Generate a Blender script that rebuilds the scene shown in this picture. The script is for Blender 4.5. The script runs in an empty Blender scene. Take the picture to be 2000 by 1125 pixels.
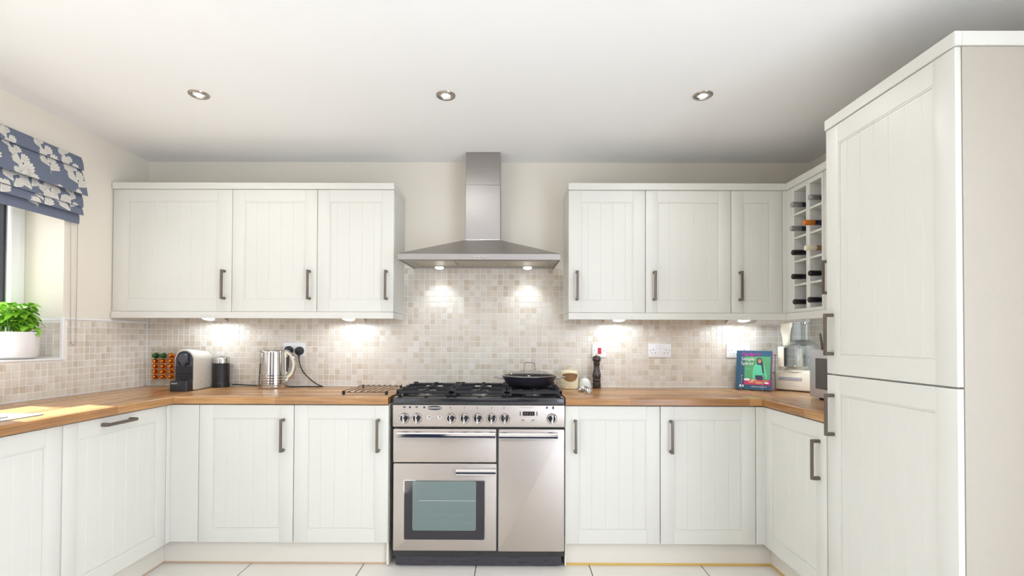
import bpy, bmesh, math, random
from mathutils import Matrix, Vector, noise
random.seed(7)
sc = bpy.context.scene
COL = sc.collection
PI = math.pi

# ------------------------------------------------------------------ camera, world, sun, exposure
def make_camera():
    yaw, pitch, roll = -0.0036198, 0.0137146, 0.0033817
    ex = Vector((math.cos(yaw), -math.sin(yaw), 0)); ey = Vector((math.sin(yaw), math.cos(yaw), 0)); ez = Vector((0, 0, 1))
    fwd = ey*math.cos(pitch) + ez*math.sin(pitch)
    up0 = -ey*math.sin(pitch) + ez*math.cos(pitch)
    right = ex*math.cos(roll) + up0*math.sin(roll)
    up = up0*math.cos(roll) - ex*math.sin(roll)
    cam = bpy.data.cameras.new('camera'); o = bpy.data.objects.new('camera', cam); COL.objects.link(o)
    m = Matrix((right, up, -fwd)).transposed().to_4x4(); m.translation = (0, 0, 1.20217)
    o.matrix_world = m
    cam.sensor_width = 36; cam.lens = 976.708/2000*36
    cam.shift_x = (1000-997.124)/2000; cam.shift_y = (648.462-562.5)/2000
    cam.clip_start = 0.05
    sc.camera = o
make_camera()
sc.view_settings.view_transform = 'Standard'; sc.view_settings.look = 'None'
sc.view_settings.gamma = 1; sc.view_settings.use_curve_mapping = False
sc.view_settings.exposure = 0.02
WORLD_S, SUN_W, LEFT_FILL_W, RIGHT_FILL_W, UP_FILL_W, WINDOW_W = 0.32, 26.0, 14.0, 82.0, 13.0, 5.0
CAB_W, HOOD_W, DOWN_W = 3.5, 2.7, 8.5
SUN_DIR = Vector((1.0, -0.33, -1.10)).normalized()
w = bpy.data.worlds.new('sky'); sc.world = w; w.use_nodes = True
nt = w.node_tree; nt.nodes.clear()
sky = nt.nodes.new('ShaderNodeTexSky'); sky.sky_type = 'NISHITA'; sky.sun_disc = False
sky.sun_elevation = math.radians(40); sky.sun_rotation = math.radians(-68); sky.air_density = 1.0; sky.dust_density = 3.0
hs = nt.nodes.new('ShaderNodeHueSaturation'); hs.inputs['Saturation'].default_value = 0.2
tint = nt.nodes.new('ShaderNodeMix'); tint.data_type = 'RGBA'; tint.blend_type = 'MULTIPLY'; tint.inputs[0].default_value = 1; tint.inputs[7].default_value = (0.87, 0.97, 1.14, 1)
bg = nt.nodes.new('ShaderNodeBackground'); bg.inputs['Strength'].default_value = WORLD_S
wo = nt.nodes.new('ShaderNodeOutputWorld')
nt.links.new(sky.outputs[0], hs.inputs['Color']); nt.links.new(hs.outputs[0], tint.inputs[6]); nt.links.new(tint.outputs[2], bg.inputs['Color']); nt.links.new(bg.outputs[0], wo.inputs[0])
def lamp(name, kind, energy, loc, direction, color=(1, 1, 1), **kw):
    l = bpy.data.lights.new(name, kind); l.energy = energy; l.color = color
    for k, v in kw.items(): setattr(l, k, v)
    o = bpy.data.objects.new(name, l); COL.objects.link(o)
    o.location = loc
    o.rotation_euler = Vector(direction).to_track_quat('-Z', 'Y').to_euler()
    return o
lamp('sun', 'SUN', SUN_W, (-6, 4, 6), SUN_DIR, (1.0, 0.98, 0.95), angle=math.radians(0.53))
def portal(name, loc, d, sx, sy):
    o = lamp(name, 'AREA', 1.0, loc, d, shape='RECTANGLE', size=sx, size_y=sy)
    o.data.cycles.is_portal = True
XL_, XR_ = -2.350, 1.906
portal('added_door_portal_left', (XL_-.12, -1.0, 1.08), (1, 0, 0), 2.5, 2.1)  # sky portal for the added doorway in the window-side wall
portal('added_door_portal_right', (XR_+.16, -0.8, 1.08), (-1, 0, 0), 2.5, 2.1)  # sky portal for the added doorway in the larder-side wall
portal('window_daylight', (-2.66, 1.98, 1.58), (1, 0, 0), 1.3, 1.0)
DAY = (0.875, 0.972, 1.155)
lamp('added_fill_left', 'AREA', LEFT_FILL_W, (XL_+.06, -1.0, 1.08), (1, 0, 0), DAY, shape='RECTANGLE', size=2.5, size_y=2.0)  # added area lamp: side fill from an invented doorway
lamp('added_fill_right', 'AREA', RIGHT_FILL_W, (XR_-.06, -0.8, 1.08), (-1, 0, 0), DAY, shape='RECTANGLE', size=2.5, size_y=2.0)  # main side fill, added to brighten the window wall
lamp('added_fill_up', 'AREA', UP_FILL_W, (-0.9, -1.2, 0.95), (0, 0, 1), DAY, shape='RECTANGLE', size=2.2, size_y=1.8)  # unseen area lamp added to bounce fill off the ceiling
lamp('window_skylight', 'AREA', WINDOW_W, (-2.70, 1.98, 1.58), (1, 0, -0.15), DAY, shape='RECTANGLE', size=1.24, size_y=0.95)

# ------------------------------------------------------------------ materials
def srgb(r, g, b):
    f = lambda c: c/12.92 if c <= 0.04045 else ((c+0.055)/1.055)**2.4
    return (f(r/255), f(g/255), f(b/255), 1)
MATS = {}
class N:
    def __init__(s, name):
        s.m = bpy.data.materials.new(name); s.m.use_nodes = True; s.t = s.m.node_tree; s.t.nodes.clear()
        s.out = s.n('ShaderNodeOutputMaterial')
    def n(s, typ, **kw):
        x = s.t.nodes.new(typ)
        for k, v in kw.items():
            if k in x.inputs: x.inputs[k].default_value = v
            else: setattr(x, k, v)
        return x
    def l(s, a, b): s.t.links.new(a, b)
def mat(name, col, rough=0.5, metal=0.0, bump=0.0, bscale=200, vary=0.0, vscale=6, coat=0.0, spec=0.5, emis=None, estr=0.0, aniso=0.0, stretch=None):
    if name in MATS: return MATS[name]
    k = N(name); b = k.n('ShaderNodeBsdfPrincipled')
    c = col if len(col) == 4 else (*col, 1)
    b.inputs['Base Color'].default_value = c; b.inputs['Roughness'].default_value = rough; b.inputs['Metallic'].default_value = metal
    b.inputs['Coat Weight'].default_value = coat; b.inputs['Specular IOR Level'].default_value = spec
    b.inputs['Anisotropic'].default_value = aniso
    if emis: b.inputs['Emission Color'].default_value = (*emis, 1); b.inputs['Emission Strength'].default_value = estr
    tc = k.n('ShaderNodeTexCoord')
    src = tc.outputs['Object']
    if stretch:
        mp = k.n('ShaderNodeMapping'); mp.inputs['Scale'].default_value = stretch; k.l(src, mp.inputs[0]); src = mp.outputs[0]
    if vary:
        nz = k.n('ShaderNodeTexNoise'); nz.inputs['Scale'].default_value = vscale; nz.inputs['Detail'].default_value = 4
        k.l(src, nz.inputs['Vector'])
        mx = k.n('ShaderNodeMix', data_type='RGBA'); mx.inputs[6].default_value = tuple(x*(1-vary) for x in c[:3])+(1,); mx.inputs[7].default_value = tuple(min(1, x*(1+vary)) for x in c[:3])+(1,)
        k.l(nz.outputs['Fac'], mx.inputs[0]); k.l(mx.outputs[2], b.inputs['Base Color'])
    if bump:
        n2 = k.n('ShaderNodeTexNoise'); n2.inputs['Scale'].default_value = bscale; n2.inputs['Detail'].default_value = 3
        k.l(src, n2.inputs['Vector'])
        bp = k.n('ShaderNodeBump'); bp.inputs['Strength'].default_value = bump; bp.inputs['Distance'].default_value = 0.002
        k.l(n2.outputs['Fac'], bp.inputs['Height']); k.l(bp.outputs[0], b.inputs['Normal'])
    k.l(b.outputs[0], k.out.inputs[0])
    MATS[name] = k.m
    return k.m
def thin_glass(name, tint, gloss=0.08, rough=0.02):
    k = N(name)
    t = k.n('ShaderNodeBsdfTransparent'); t.inputs[0].default_value = (*tint, 1)
    g = k.n('ShaderNodeBsdfGlossy'); g.inputs['Roughness'].default_value = rough; g.inputs['Color'].default_value = (1, 1, 1, 1)
    lw = k.n('ShaderNodeLayerWeight'); lw.inputs['Blend'].default_value = 0.35
    mr = k.n('ShaderNodeMapRange'); mr.inputs['To Min'].default_value = gloss*0.6; mr.inputs['To Max'].default_value = min(1, gloss*5)
    k.l(lw.outputs['Fresnel'], mr.inputs['Value'])
    mx = k.n('ShaderNodeMixShader'); k.l(mr.outputs[0], mx.inputs[0]); k.l(t.outputs[0], mx.inputs[1]); k.l(g.outputs[0], mx.inputs[2])
    k.l(mx.outputs[0], k.out.inputs[0])
    return k.m
M = {}
M['cabinet'] = mat('cream_satin_paint', srgb(223, 221, 212), 0.42, bump=0.05, bscale=60, vary=0.008, vscale=3)
M['carcass'] = mat('cream_carcass_board', srgb(222, 220, 211), 0.5, bump=0.05, bscale=90)
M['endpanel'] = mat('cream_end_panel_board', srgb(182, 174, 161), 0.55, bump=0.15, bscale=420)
M['plinth'] = mat('cream_plinth_board', srgb(232, 225, 213), 0.55, bump=0.05, bscale=120)
M['wall'] = mat('beige_wall_paint', srgb(237, 229, 214), 0.85, bump=0.25, bscale=350, vary=0.012, vscale=2)
M['ceiling'] = mat('white_ceiling_paint', srgb(245, 244, 241), 0.9, bump=0.1, bscale=200)
M['trim'] = mat('white_tile_trim', srgb(244, 242, 238), 0.4, bump=0.03)
M['upvc'] = mat('white_window_plastic', srgb(240, 240, 236), 0.35, bump=0.02)
M['grout'] = mat('pale_grout', srgb(250, 246, 237), 0.9, bump=0.3, bscale=600)
M['handle'] = mat('antique_pewter', srgb(122, 112, 102), 0.42, 0.85, bump=0.2, bscale=250, vary=0.12, vscale=60)
M['steel'] = mat('brushed_steel', srgb(170, 165, 162), 0.38, 1.0, bump=0.12, bscale=60, stretch=(1, 1, 40), aniso=0.4, vary=0.03, vscale=4)
M['steelpanel'] = mat('brushed_steel_door', srgb(190, 181, 173), 0.38, 0.9, bump=0.12, bscale=60, stretch=(1, 1, 40), vary=0.03, vscale=5)
M['chrome'] = mat('polished_chrome', srgb(208, 205, 203), 0.06, 1.0, vary=0.01)
M['wire'] = mat('dark_chrome_wire', srgb(118, 104, 96), 0.3, 1.0, vary=0.05)
M['enamel'] = mat('black_enamel', srgb(34, 32, 36), 0.18, 0.0, coat=0.5, bump=0.02)
M['iron'] = mat('cast_iron', srgb(36, 36, 40), 0.5, 0.2, bump=0.3, bscale=300)
M['darkplinth'] = mat('charcoal_steel', srgb(66, 64, 70), 0.5, 0.2, bump=0.05)
M['black'] = mat('black_plastic', srgb(34, 33, 36), 0.38, bump=0.05)
M['rubber'] = mat('black_rubber', srgb(28, 27, 29), 0.6, bump=0.05)
M['grey'] = mat('charcoal_plastic', srgb(70, 72, 80), 0.35, bump=0.03)
M['alu'] = mat('burner_aluminium', srgb(176, 172, 162), 0.4, 0.8, bump=0.1)
M['white'] = mat('white_plastic', srgb(242, 240, 238), 0.3, bump=0.02)
M['cream'] = mat('cream_glazed_pottery', srgb(240, 226, 190), 0.22, coat=0.5, vary=0.03, vscale=20)
M['offwhite'] = mat('offwhite_appliance_plastic', srgb(242, 236, 216), 0.32, bump=0.03)
M['machine'] = mat('pale_grey_cream_plastic', srgb(212, 206, 193), 0.35, bump=0.04)
M['terracotta'] = mat('brown_glazed_inside', srgb(150, 112, 74), 0.5, vary=0.15, vscale=30)
M['stone'] = mat('pale_speckled_ceramic', srgb(222, 224, 218), 0.4, vary=0.06, vscale=90)
M['wooddark'] = mat('dark_turned_wood', srgb(50, 32, 30), 0.22, coat=0.6, vary=0.3, vscale=25, stretch=(1, 1, .15))
M['gold'] = mat('brass', srgb(222, 186, 110), 0.25, 1.0, vary=0.05)
M['brassstrip'] = mat('golden_seal_strip', srgb(226, 188, 104), 0.4, 0.2, vary=0.05)
M['tanstrip'] = mat('tan_seal_strip', srgb(206, 178, 150), 0.5, vary=0.05)
M['red'] = mat('red_switch_plastic', srgb(196, 16, 48), 0.3, bump=0.02)
M['pot'] = mat('pale_grey_glazed_pot', srgb(232, 228, 224), 0.3, bump=0.03, vary=0.02)
M['soil'] = mat('dark_compost', srgb(62, 46, 36), 0.95, bump=0.8, bscale=120)
M['leaf'] = mat('basil_leaf', srgb(142, 200, 62), 0.35, vary=0.25, vscale=30)
M['stem'] = mat('green_stem', srgb(120, 170, 70), 0.5, vary=0.1)
M['hedge'] = mat('hedge_leaf', srgb(90, 120, 60), 0.6, vary=0.35, vscale=8)
M['brickout'] = mat('red_brick_dust', srgb(150, 84, 70), 0.9, vary=0.2, vscale=20, bump=0.4)
M['lawn'] = mat('pale_patio_slabs', srgb(190, 186, 176), 0.9, vary=0.2, vscale=5, bump=0.5)
M['copper'] = mat('copper_foil', srgb(232, 152, 72), 0.24, 1.0, vary=0.08, vscale=50)
M['greenfoil'] = mat('green_foil', srgb(62, 112, 66), 0.28, 0.8, vary=0.08, vscale=50)
M['acrylic'] = thin_glass('clear_acrylic', (0.97, 0.97, 0.96), 0.06)
M['glass'] = thin_glass('clear_glass', (0.98, 0.98, 0.98), 0.05)
M['bowlglass'] = thin_glass('tinted_clear_bowl', (0.93, 0.955, 0.965), 0.09)
M['lidglass'] = thin_glass('pan_lid_glass', (0.985, 0.98, 0.97), 0.04)
M['ovenglass'] = mat('dark_oven_glass', srgb(40, 38, 44), 0.08, coat=0.3, vary=0.02)
M['oveninner'] = mat('oven_glass_reflection', srgb(108, 124, 122), 0.16, coat=0.5, vary=0.06, vscale=4)  # grey oven interior with the glass reflection put into the colour
M['screen'] = mat('dark_display', srgb(52, 44, 46), 0.15, vary=0.1, vscale=60)
M['mwglass'] = mat('microwave_door_glass', srgb(72, 68, 66), 0.08, coat=0.4, vary=0.03)
M['silver'] = mat('silver_painted_plastic', srgb(196, 196, 198), 0.35, 0.4, bump=0.03)
M['filter'] = mat('hood_filter_mesh', srgb(176, 168, 154), 0.35, 0.9, bump=0.6, bscale=500)
M['blue'] = mat('blue_indicator', srgb(44, 58, 120), 0.3, bump=0.02)
M['ink'] = mat('dark_ink', srgb(46, 42, 44), 0.6, vary=0.02)
M['greyink'] = mat('grey_ink', srgb(150, 144, 138), 0.6, vary=0.02)
M['paleink'] = mat('white_ink', srgb(240, 238, 234), 0.6, vary=0.01)
M['lens'] = mat('lit_lamp_lens', (1, 1, 1), 0.3, emis=(1.0, 0.98, 0.95), estr=12, vary=0.01)
M['lenswarm'] = mat('lit_downlight_lens', (1, 1, 1), 0.3, emis=(1.0, 0.97, 0.92), estr=8, vary=0.01)
M['nickel'] = mat('satin_nickel', srgb(178, 168, 158), 0.3, 1.0, vary=0.04)
M['fabric'] = mat('slate_blue_linen', srgb(112, 119, 137), 0.9, bump=0.5, bscale=900, vary=0.06, vscale=60)
M['print'] = mat('cream_leaf_print', srgb(228, 222, 210), 0.9, bump=0.4, bscale=900, vary=0.07, vscale=120)
M['printline'] = mat('grey_vein_print', srgb(176, 174, 172), 0.9, bump=0.3, bscale=900)
M['cord'] = mat('beaded_metal_cord', srgb(170, 160, 148), 0.4, 0.6, vary=0.1)
M['floortile'] = mat('pale_stone_floor_tile', srgb(236, 231, 222), 0.35, vary=0.03, vscale=5, bump=0.06, bscale=80)
M['floorgrout'] = mat('dark_floor_grout', srgb(120, 104, 92), 0.9, bump=0.2)
M['bottle'] = mat('dark_bottle_glass', srgb(36, 38, 58), 0.08, coat=0.5, vary=0.05)
M['bottleamber'] = mat('amber_bottle_glass', srgb(150, 112, 84), 0.08, coat=0.5, vary=0.05)
M['capblack'] = mat('black_foil', srgb(40, 32, 36), 0.35, 0.3, vary=0.1)
M['capsilver'] = mat('silver_foil', srgb(176, 174, 176), 0.3, 0.7, vary=0.08)
M['caporange'] = mat('orange_foil', srgb(216, 124, 40), 0.35, 0.3, vary=0.1)
M['capcream'] = mat('cream_wax', srgb(232, 226, 198), 0.4, vary=0.05)
M['teal'] = mat('teal_book_cover', srgb(36, 84, 112), 0.4, vary=0.03)
M['pages'] = mat('magenta_page_edge', srgb(222, 48, 180), 0.6, vary=0.06, vscale=300, stretch=(1, 1, .01))
M['pgreen'] = mat('print_green', srgb(86, 158, 104), 0.45, vary=0.06)
M['pmint'] = mat('print_mint', srgb(96, 200, 154), 0.45, vary=0.1, vscale=80)
M['pnavy'] = mat('print_navy', srgb(40, 54, 78), 0.45, vary=0.1)
M['ppink'] = mat('print_magenta', srgb(206, 38, 100), 0.45, vary=0.05)
M['ptitle'] = mat('print_title_magenta', srgb(216, 40, 176), 0.45, vary=0.02)
M['pskin'] = mat('print_skin', srgb(186, 128, 104), 0.45, vary=0.05)
M['pfood'] = mat('print_food', srgb(206, 150, 96), 0.45, vary=0.2, vscale=200)
M['padgrey'] = mat('grey_button_plastic', srgb(182, 182, 190), 0.4, bump=0.02)

def mosaic_mat():
    k = N('mosaic_stone'); b = k.n('ShaderNodeBsdfPrincipled'); b.inputs['Roughness'].default_value = 0.42
    g = k.n('ShaderNodeNewGeometry')
    off = k.n('ShaderNodeVectorMath', operation='SUBTRACT'); off.inputs[1].default_value = (0.371, 0.009, 0.897)
    k.l(g.outputs['Position'], off.inputs[0])
    dv = k.n('ShaderNodeVectorMath', operation='DIVIDE'); dv.inputs[1].default_value = (0.036, 0.036, 0.036); k.l(off.outputs[0], dv.inputs[0])
    fl = k.n('ShaderNodeVectorMath', operation='FLOOR'); k.l(dv.outputs[0], fl.inputs[0])
    wn = k.n('ShaderNodeTexWhiteNoise', noise_dimensions='3D'); k.l(fl.outputs[0], wn.inputs['Vector'])
    r = k.n('ShaderNodeValToRGB'); e = r.color_ramp
    e.elements[0].position = 0; e.elements[0].color = srgb(208, 193, 171); e.elements[1].position = 1; e.elements[1].color = srgb(232, 225, 213)
    for p, c in ((0.15, (216, 203, 185)), (0.4, (224, 213, 197)), (0.7, (221, 211, 197)), (0.85, (228, 219, 206))):
        q = e.elements.new(p); q.color = srgb(*c)
    k.l(wn.outputs['Value'], r.inputs[0])
    nz = k.n('ShaderNodeTexNoise'); nz.inputs['Scale'].default_value = 70; nz.inputs['Detail'].default_value = 5; k.l(g.outputs['Position'], nz.inputs['Vector'])
    mx = k.n('ShaderNodeMix', data_type='RGBA', blend_type='OVERLAY'); mx.inputs[0].default_value = 0.22
    k.l(r.outputs[0], mx.inputs[6]); k.l(nz.outputs['Color'], mx.inputs[7])
    bw = k.n('ShaderNodeRGBToBW'); k.l(nz.outputs['Color'], bw.inputs[0]); k.l(bw.outputs[0], mx.inputs[7])
    k.l(mx.outputs[2], b.inputs['Base Color']); k.l(b.outputs[0], k.out.inputs[0])
    return k.m
M['mosaic'] = mosaic_mat()
def wood_mat(name, along, sign):
    """oak-block laminate; staves run along axis 'along' (0=x,1=y); pattern rolls over the front edge"""
    k = N(name); b = k.n('ShaderNodeBsdfPrincipled'); b.inputs['Roughness'].default_value = 0.24; b.inputs['Specular IOR Level'].default_value = 0.6
    g = k.n('ShaderNodeNewGeometry'); s = k.n('ShaderNodeSeparateXYZ'); k.l(g.outputs['Position'], s.inputs[0])
    ac = k.n('ShaderNodeMath', operation='MULTIPLY_ADD'); ac.inputs[1].default_value = sign
    k.l(s.outputs['Z'], ac.inputs[0]); k.l(s.outputs[1-along], ac.inputs[2])
    c = k.n('ShaderNodeCombineXYZ'); k.l(s.outputs[along], c.inputs[0]); k.l(ac.outputs[0], c.inputs[1])
    br = k.n('ShaderNodeTexBrick'); br.offset = 0.37; br.offset_frequency = 2; br.squash = 1
    br.inputs['Scale'].default_value = 1; br.inputs['Brick Width'].default_value = 0.62; br.inputs['Row Height'].default_value = 0.042
    br.inputs['Mortar Size'].default_value = 0.0006; br.inputs['Mortar Smooth'].default_value = 0.3; br.inputs['Bias'].default_value = 0
    br.inputs['Color1'].default_value = srgb(214, 164, 108); br.inputs['Color2'].default_value = srgb(170, 120, 74); br.inputs['Mortar'].default_value = srgb(150, 104, 64)
    k.l(c.outputs[0], br.inputs['Vector'])
    mp = k.n('ShaderNodeMapping'); mp.inputs['Scale'].default_value = (5, 140, 1); k.l(c.outputs[0], mp.inputs[0])
    nz = k.n('ShaderNodeTexNoise'); nz.inputs['Scale'].default_value = 1; nz.inputs['Detail'].default_value = 6; nz.inputs['Distortion'].default_value = 0.4; k.l(mp.outputs[0], nz.inputs['Vector'])
    r = k.n('ShaderNodeValToRGB'); r.color_ramp.elements[0].position = 0.3; r.color_ramp.elements[0].color = (0.50, 0.47, 0.45, 1); r.color_ramp.elements[1].position = 0.7; r.color_ramp.elements[1].color = (1.08, 1.08, 1.08, 1)
    k.l(nz.outputs['Fac'], r.inputs[0])
    mx = k.n('ShaderNodeMix', data_type='RGBA', blend_type='MULTIPLY'); mx.inputs[0].default_value = 0.85
    k.l(br.outputs['Color'], mx.inputs[6]); k.l(r.outputs[0], mx.inputs[7]); k.l(mx.outputs[2], b.inputs['Base Color'])
    k.l(b.outputs[0], k.out.inputs[0]); return k.m
M['oakx'] = wood_mat('oak_block_along_wall', 0, -1.0)
M['oaky'] = wood_mat('oak_block_window_run', 1, 1.0)
M['oakr'] = wood_mat('oak_block_larder_run', 1, -1.0)

# ------------------------------------------------------------------ geometry helpers
class G:
    """collects shapes into one bmesh"""
    def __init__(s): s.b = bmesh.new()
    def _add(s, t, mtx=None):
        me = bpy.data.meshes.new('tmp'); t.to_mesh(me); t.free()
        if mtx is not None: me.transform(mtx)
        s.b.from_mesh(me); bpy.data.meshes.remove(me); return s
    def box(s, x0, x1, y0, y1, z0, z1, bev=0.0, seg=1, mtx=None):
        t = bmesh.new(); bmesh.ops.create_cube(t, size=1)
        for v in t.verts:
            v.co = Vector((x0+(v.co.x+.5)*(x1-x0), y0+(v.co.y+.5)*(y1-y0), z0+(v.co.z+.5)*(z1-z0)))
        if bev: bmesh.ops.bevel(t, geom=t.edges[:], offset=bev, segments=seg, affect='EDGES', profile=0.5)
        return s._add(t, mtx)
    def lathe(s, prof, c=(0, 0, 0), seg=32, mtx=None, cap=True, a0=0.0, a1=2*PI):
        """profile [(r,z)...] turned about z at c"""
        t = bmesh.new(); full = abs(a1-a0-2*PI) < 1e-6; n = seg if full else seg+1
        rings = []
        for r, z in prof:
            if r < 1e-6: rings.append([t.verts.new((c[0], c[1], c[2]+z))]); continue
            rings.append([t.verts.new((c[0]+r*math.cos(a0+(a1-a0)*i/seg), c[1]+r*math.sin(a0+(a1-a0)*i/seg), c[2]+z)) for i in range(n)])
        for A, B in zip(rings, rings[1:]):
            for i in range(seg):
                j = (i+1) % n
                if len(A) == 1 and len(B) == 1: continue
                if len(A) == 1: t.faces.new((A[0], B[j], B[i]))
                elif len(B) == 1: t.faces.new((A[i], A[j], B[0]))
                else: t.faces.new((A[i], A[j], B[j], B[i]))
        if cap and full:
            if len(rings[0]) > 1: t.faces.new(rings[0][::-1])
            if len(rings[-1]) > 1: t.faces.new(rings[-1])
        return s._add(t, mtx)
    def cyl(s, p, q, r, seg=16, r2=None):
        p, q = Vector(p), Vector(q); d = q-p; L = d.length
        m = Matrix.Translation(p) @ d.to_track_quat('Z', 'Y').to_matrix().to_4x4()
        return s.lathe([(r, 0), (r if r2 is None else r2, L)], seg=seg, mtx=m)
    def ball(s, c, r, seg=12, sc=(1, 1, 1)):
        t = bmesh.new(); bmesh.ops.create_uvsphere(t, u_segments=seg, v_segments=max(6, seg//2), radius=r)
        return s._add(t, Matrix.Translation(c) @ Matrix.Diagonal((*sc, 1)))
    def tube(s, pts, r, seg=8, closed=False, mtx=None, rs=None, flat=None):
        pts = [Vector(p) for p in pts]; n = len(pts); t = bmesh.new(); rings = []
        up = None
        for i, p in enumerate(pts):
            a = pts[i-1] if (i > 0 or closed) else p; b = pts[(i+1) % n] if (i < n-1 or closed) else p
            d = (b-a).normalized()
            if up is None: up = Vector((0, 0, 1)) if abs(d.z) < .9 else Vector((1, 0, 0))
            u = (up-d*up.dot(d)).normalized(); v = d.cross(u); up = u
            rr = rs[i] if rs else r
            fu, fv = flat if flat else (1, 1)
            rings.append([t.verts.new(p+u*rr*fu*math.cos(2*PI*k/seg)+v*rr*fv*math.sin(2*PI*k/seg)) for k in range(seg)])
        for i in range(n if closed else n-1):
            A, B = rings[i], rings[(i+1) % n]
            for k in range(seg): t.faces.new((A[k], A[(k+1) % seg], B[(k+1) % seg], B[k]))
        if not closed:
            t.faces.new(rings[0][::-1]); t.faces.new(rings[-1])
        return s._add(t, mtx)
    def prism(s, outline, h0, h1, mtx=None, bev=0.0, seg=1):
        """2-D outline (u,v) ccw extruded along n from h0 to h1"""
        t = bmesh.new()
        A = [t.verts.new((u, v, h0)) for u, v in outline]; B = [t.verts.new((u, v, h1)) for u, v in outline]
        n = len(outline)
        t.faces.new(A[::-1]); top = t.faces.new(B)
        for i in range(n): t.faces.new((A[i], A[(i+1) % n], B[(i+1) % n], B[i]))
        if bev: bmesh.ops.bevel(t, geom=list(top.edges), offset=bev, segments=seg, affect='EDGES', profile=0.5)
        return s._add(t, mtx)
    def quad(s, *p):
        t = bmesh.new(); t.faces.new([t.verts.new(x) for x in p]); return s._add(t)
    def mesh(s, verts, faces, mtx=None):
        t = bmesh.new(); V = [t.verts.new(v) for v in verts]
        for f in faces: t.faces.new([V[i] for i in f])
        return s._add(t, mtx)
WM = {}
def obj(name, g, m, parent=None, world=True, smooth=True, ang=32):
    bmesh.ops.recalc_face_normals(g.b, faces=g.b.faces[:])
    me = bpy.data.meshes.new(name); g.b.to_mesh(me); g.b.free()
    if parent is not None and world: me.transform(WM[parent].inverted())
    me.materials.append(M[m] if isinstance(m, str) else m)
    if smooth:
        for p in me.polygons: p.use_smooth = True
        me.set_sharp_from_angle(angle=math.radians(ang))
    o = bpy.data.objects.new(name, me); COL.objects.link(o)
    if parent is not None: o.parent = parent; WM[o] = WM[parent]
    else: WM[o] = Matrix()
    return o
def tag(o, label=None, cat=None, group=None, kind=None):
    for k, v in (('label', label), ('category', cat), ('group', group), ('kind', kind)):
        if v: o[k] = v
    return o
def thing(name, label, cat, loc, rz=0.0, group=None):
    o = bpy.data.objects.new(name, None); COL.objects.link(o); o.empty_display_size = 0.05
    o.location = loc; o.rotation_euler = (0, 0, rz)
    WM[o] = Matrix.Translation(loc) @ Matrix.Rotation(rz, 4, 'Z')
    return tag(o, label, cat, group)
def copy_tree(o, parent=None):
    c = o.copy(); COL.objects.link(c)
    if parent is not None: c.parent = parent
    for ch in o.children: copy_tree(ch, c)
    return c
def struct(name, g, m, parent=None, smooth=False):
    o = obj(name, g, m, parent, smooth=smooth)
    if parent is None: o['kind'] = 'structure'
    return o
def sh(name, me, m, parent, loc, rot=None):
    """an object sharing mesh data"""
    o = bpy.data.objects.new(name, me); COL.objects.link(o); o.parent = parent
    o.location = loc
    if rot is not None: o.rotation_euler = rot
    return o
def text_geo(txt, size, mtx, depth=0.0003, xs=1.0, align='CENTER', shear=0.0, space=1.0):
    cu = bpy.data.curves.new('t', 'FONT'); cu.body = txt; cu.size = size; cu.extrude = depth; cu.align_x = align; cu.align_y = 'CENTER'
    cu.resolution_u = 3; cu.shear = shear; cu.space_character = space
    o = bpy.data.objects.new('t', cu); COL.objects.link(o)
    dg = bpy.context.evaluated_depsgraph_get(); me = bpy.data.meshes.new_from_object(o.evaluated_get(dg))
    bpy.data.objects.remove(o); bpy.data.curves.remove(cu)
    me.transform(mtx @ Matrix.Diagonal((xs, 1, 1, 1)))
    g = G(); g.b.from_mesh(me); bpy.data.meshes.remove(me); return g
def face_m(origin, u, v):
    """matrix: local x->u, y->v, z->normal"""
    u, v = Vector(u).normalized(), Vector(v).normalized(); n = u.cross(v)
    m = Matrix((u, v, n)).transposed().to_4x4(); m.translation = origin; return m
def FRONT(x, y, z): return face_m((x, y, z), (1, 0, 0), (0, 0, 1))      # faces the camera (-y)
def FACE_R(x, y, z): return face_m((x, y, z), (0, 1, 0), (0, 0, 1))     # faces +x
def FACE_L(x, y, z): return face_m((x, y, z), (0, -1, 0), (0, 0, 1))    # faces -x
def arc(cx, cy, r, a0, a1, n): return [(cx+r*math.cos(a0+(a1-a0)*i/n), cy+r*math.sin(a0+(a1-a0)*i/n)) for i in range(n+1)]
def rrect(w, h, r, n=4):
    return arc(w-r, r, r, -PI/2, 0, n)+arc(w-r, h-r, r, 0, PI/2, n)+arc(r, h-r, r, PI/2, PI, n)+arc(r, r, r, PI, 1.5*PI, n)
def spline(ctrl, n=8):
    P = [Vector(p) for p in ctrl]; P = [P[0]*2-P[1]]+P+[P[-1]*2-P[-2]]; out = []
    for i in range(1, len(P)-2):
        for k in range(n):
            t = k/n; a, b, c, d = P[i-1], P[i], P[i+1], P[i+2]
            out.append(0.5*((2*b)+(c-a)*t+(2*a-5*b+4*c-d)*t*t+(3*b-a-3*c+d)*t**3))
    out.append(P[-2]); return out

# key planes of the room (metres; camera stands at x=y=0)
XL, XR, YB, ZC = -2.350, 1.906, 3.2105, 2.341
YREAR = -2.9
ZW, ZWB = 0.8937, 0.8556
YD, YWF = 2.631, 2.9212           # faces of base and wall doors
XLD, XRD = -1.795, 1.3150
YBG, XLG = YB+0.0035, XL-0.0035   # grout / plaster planes

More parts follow.
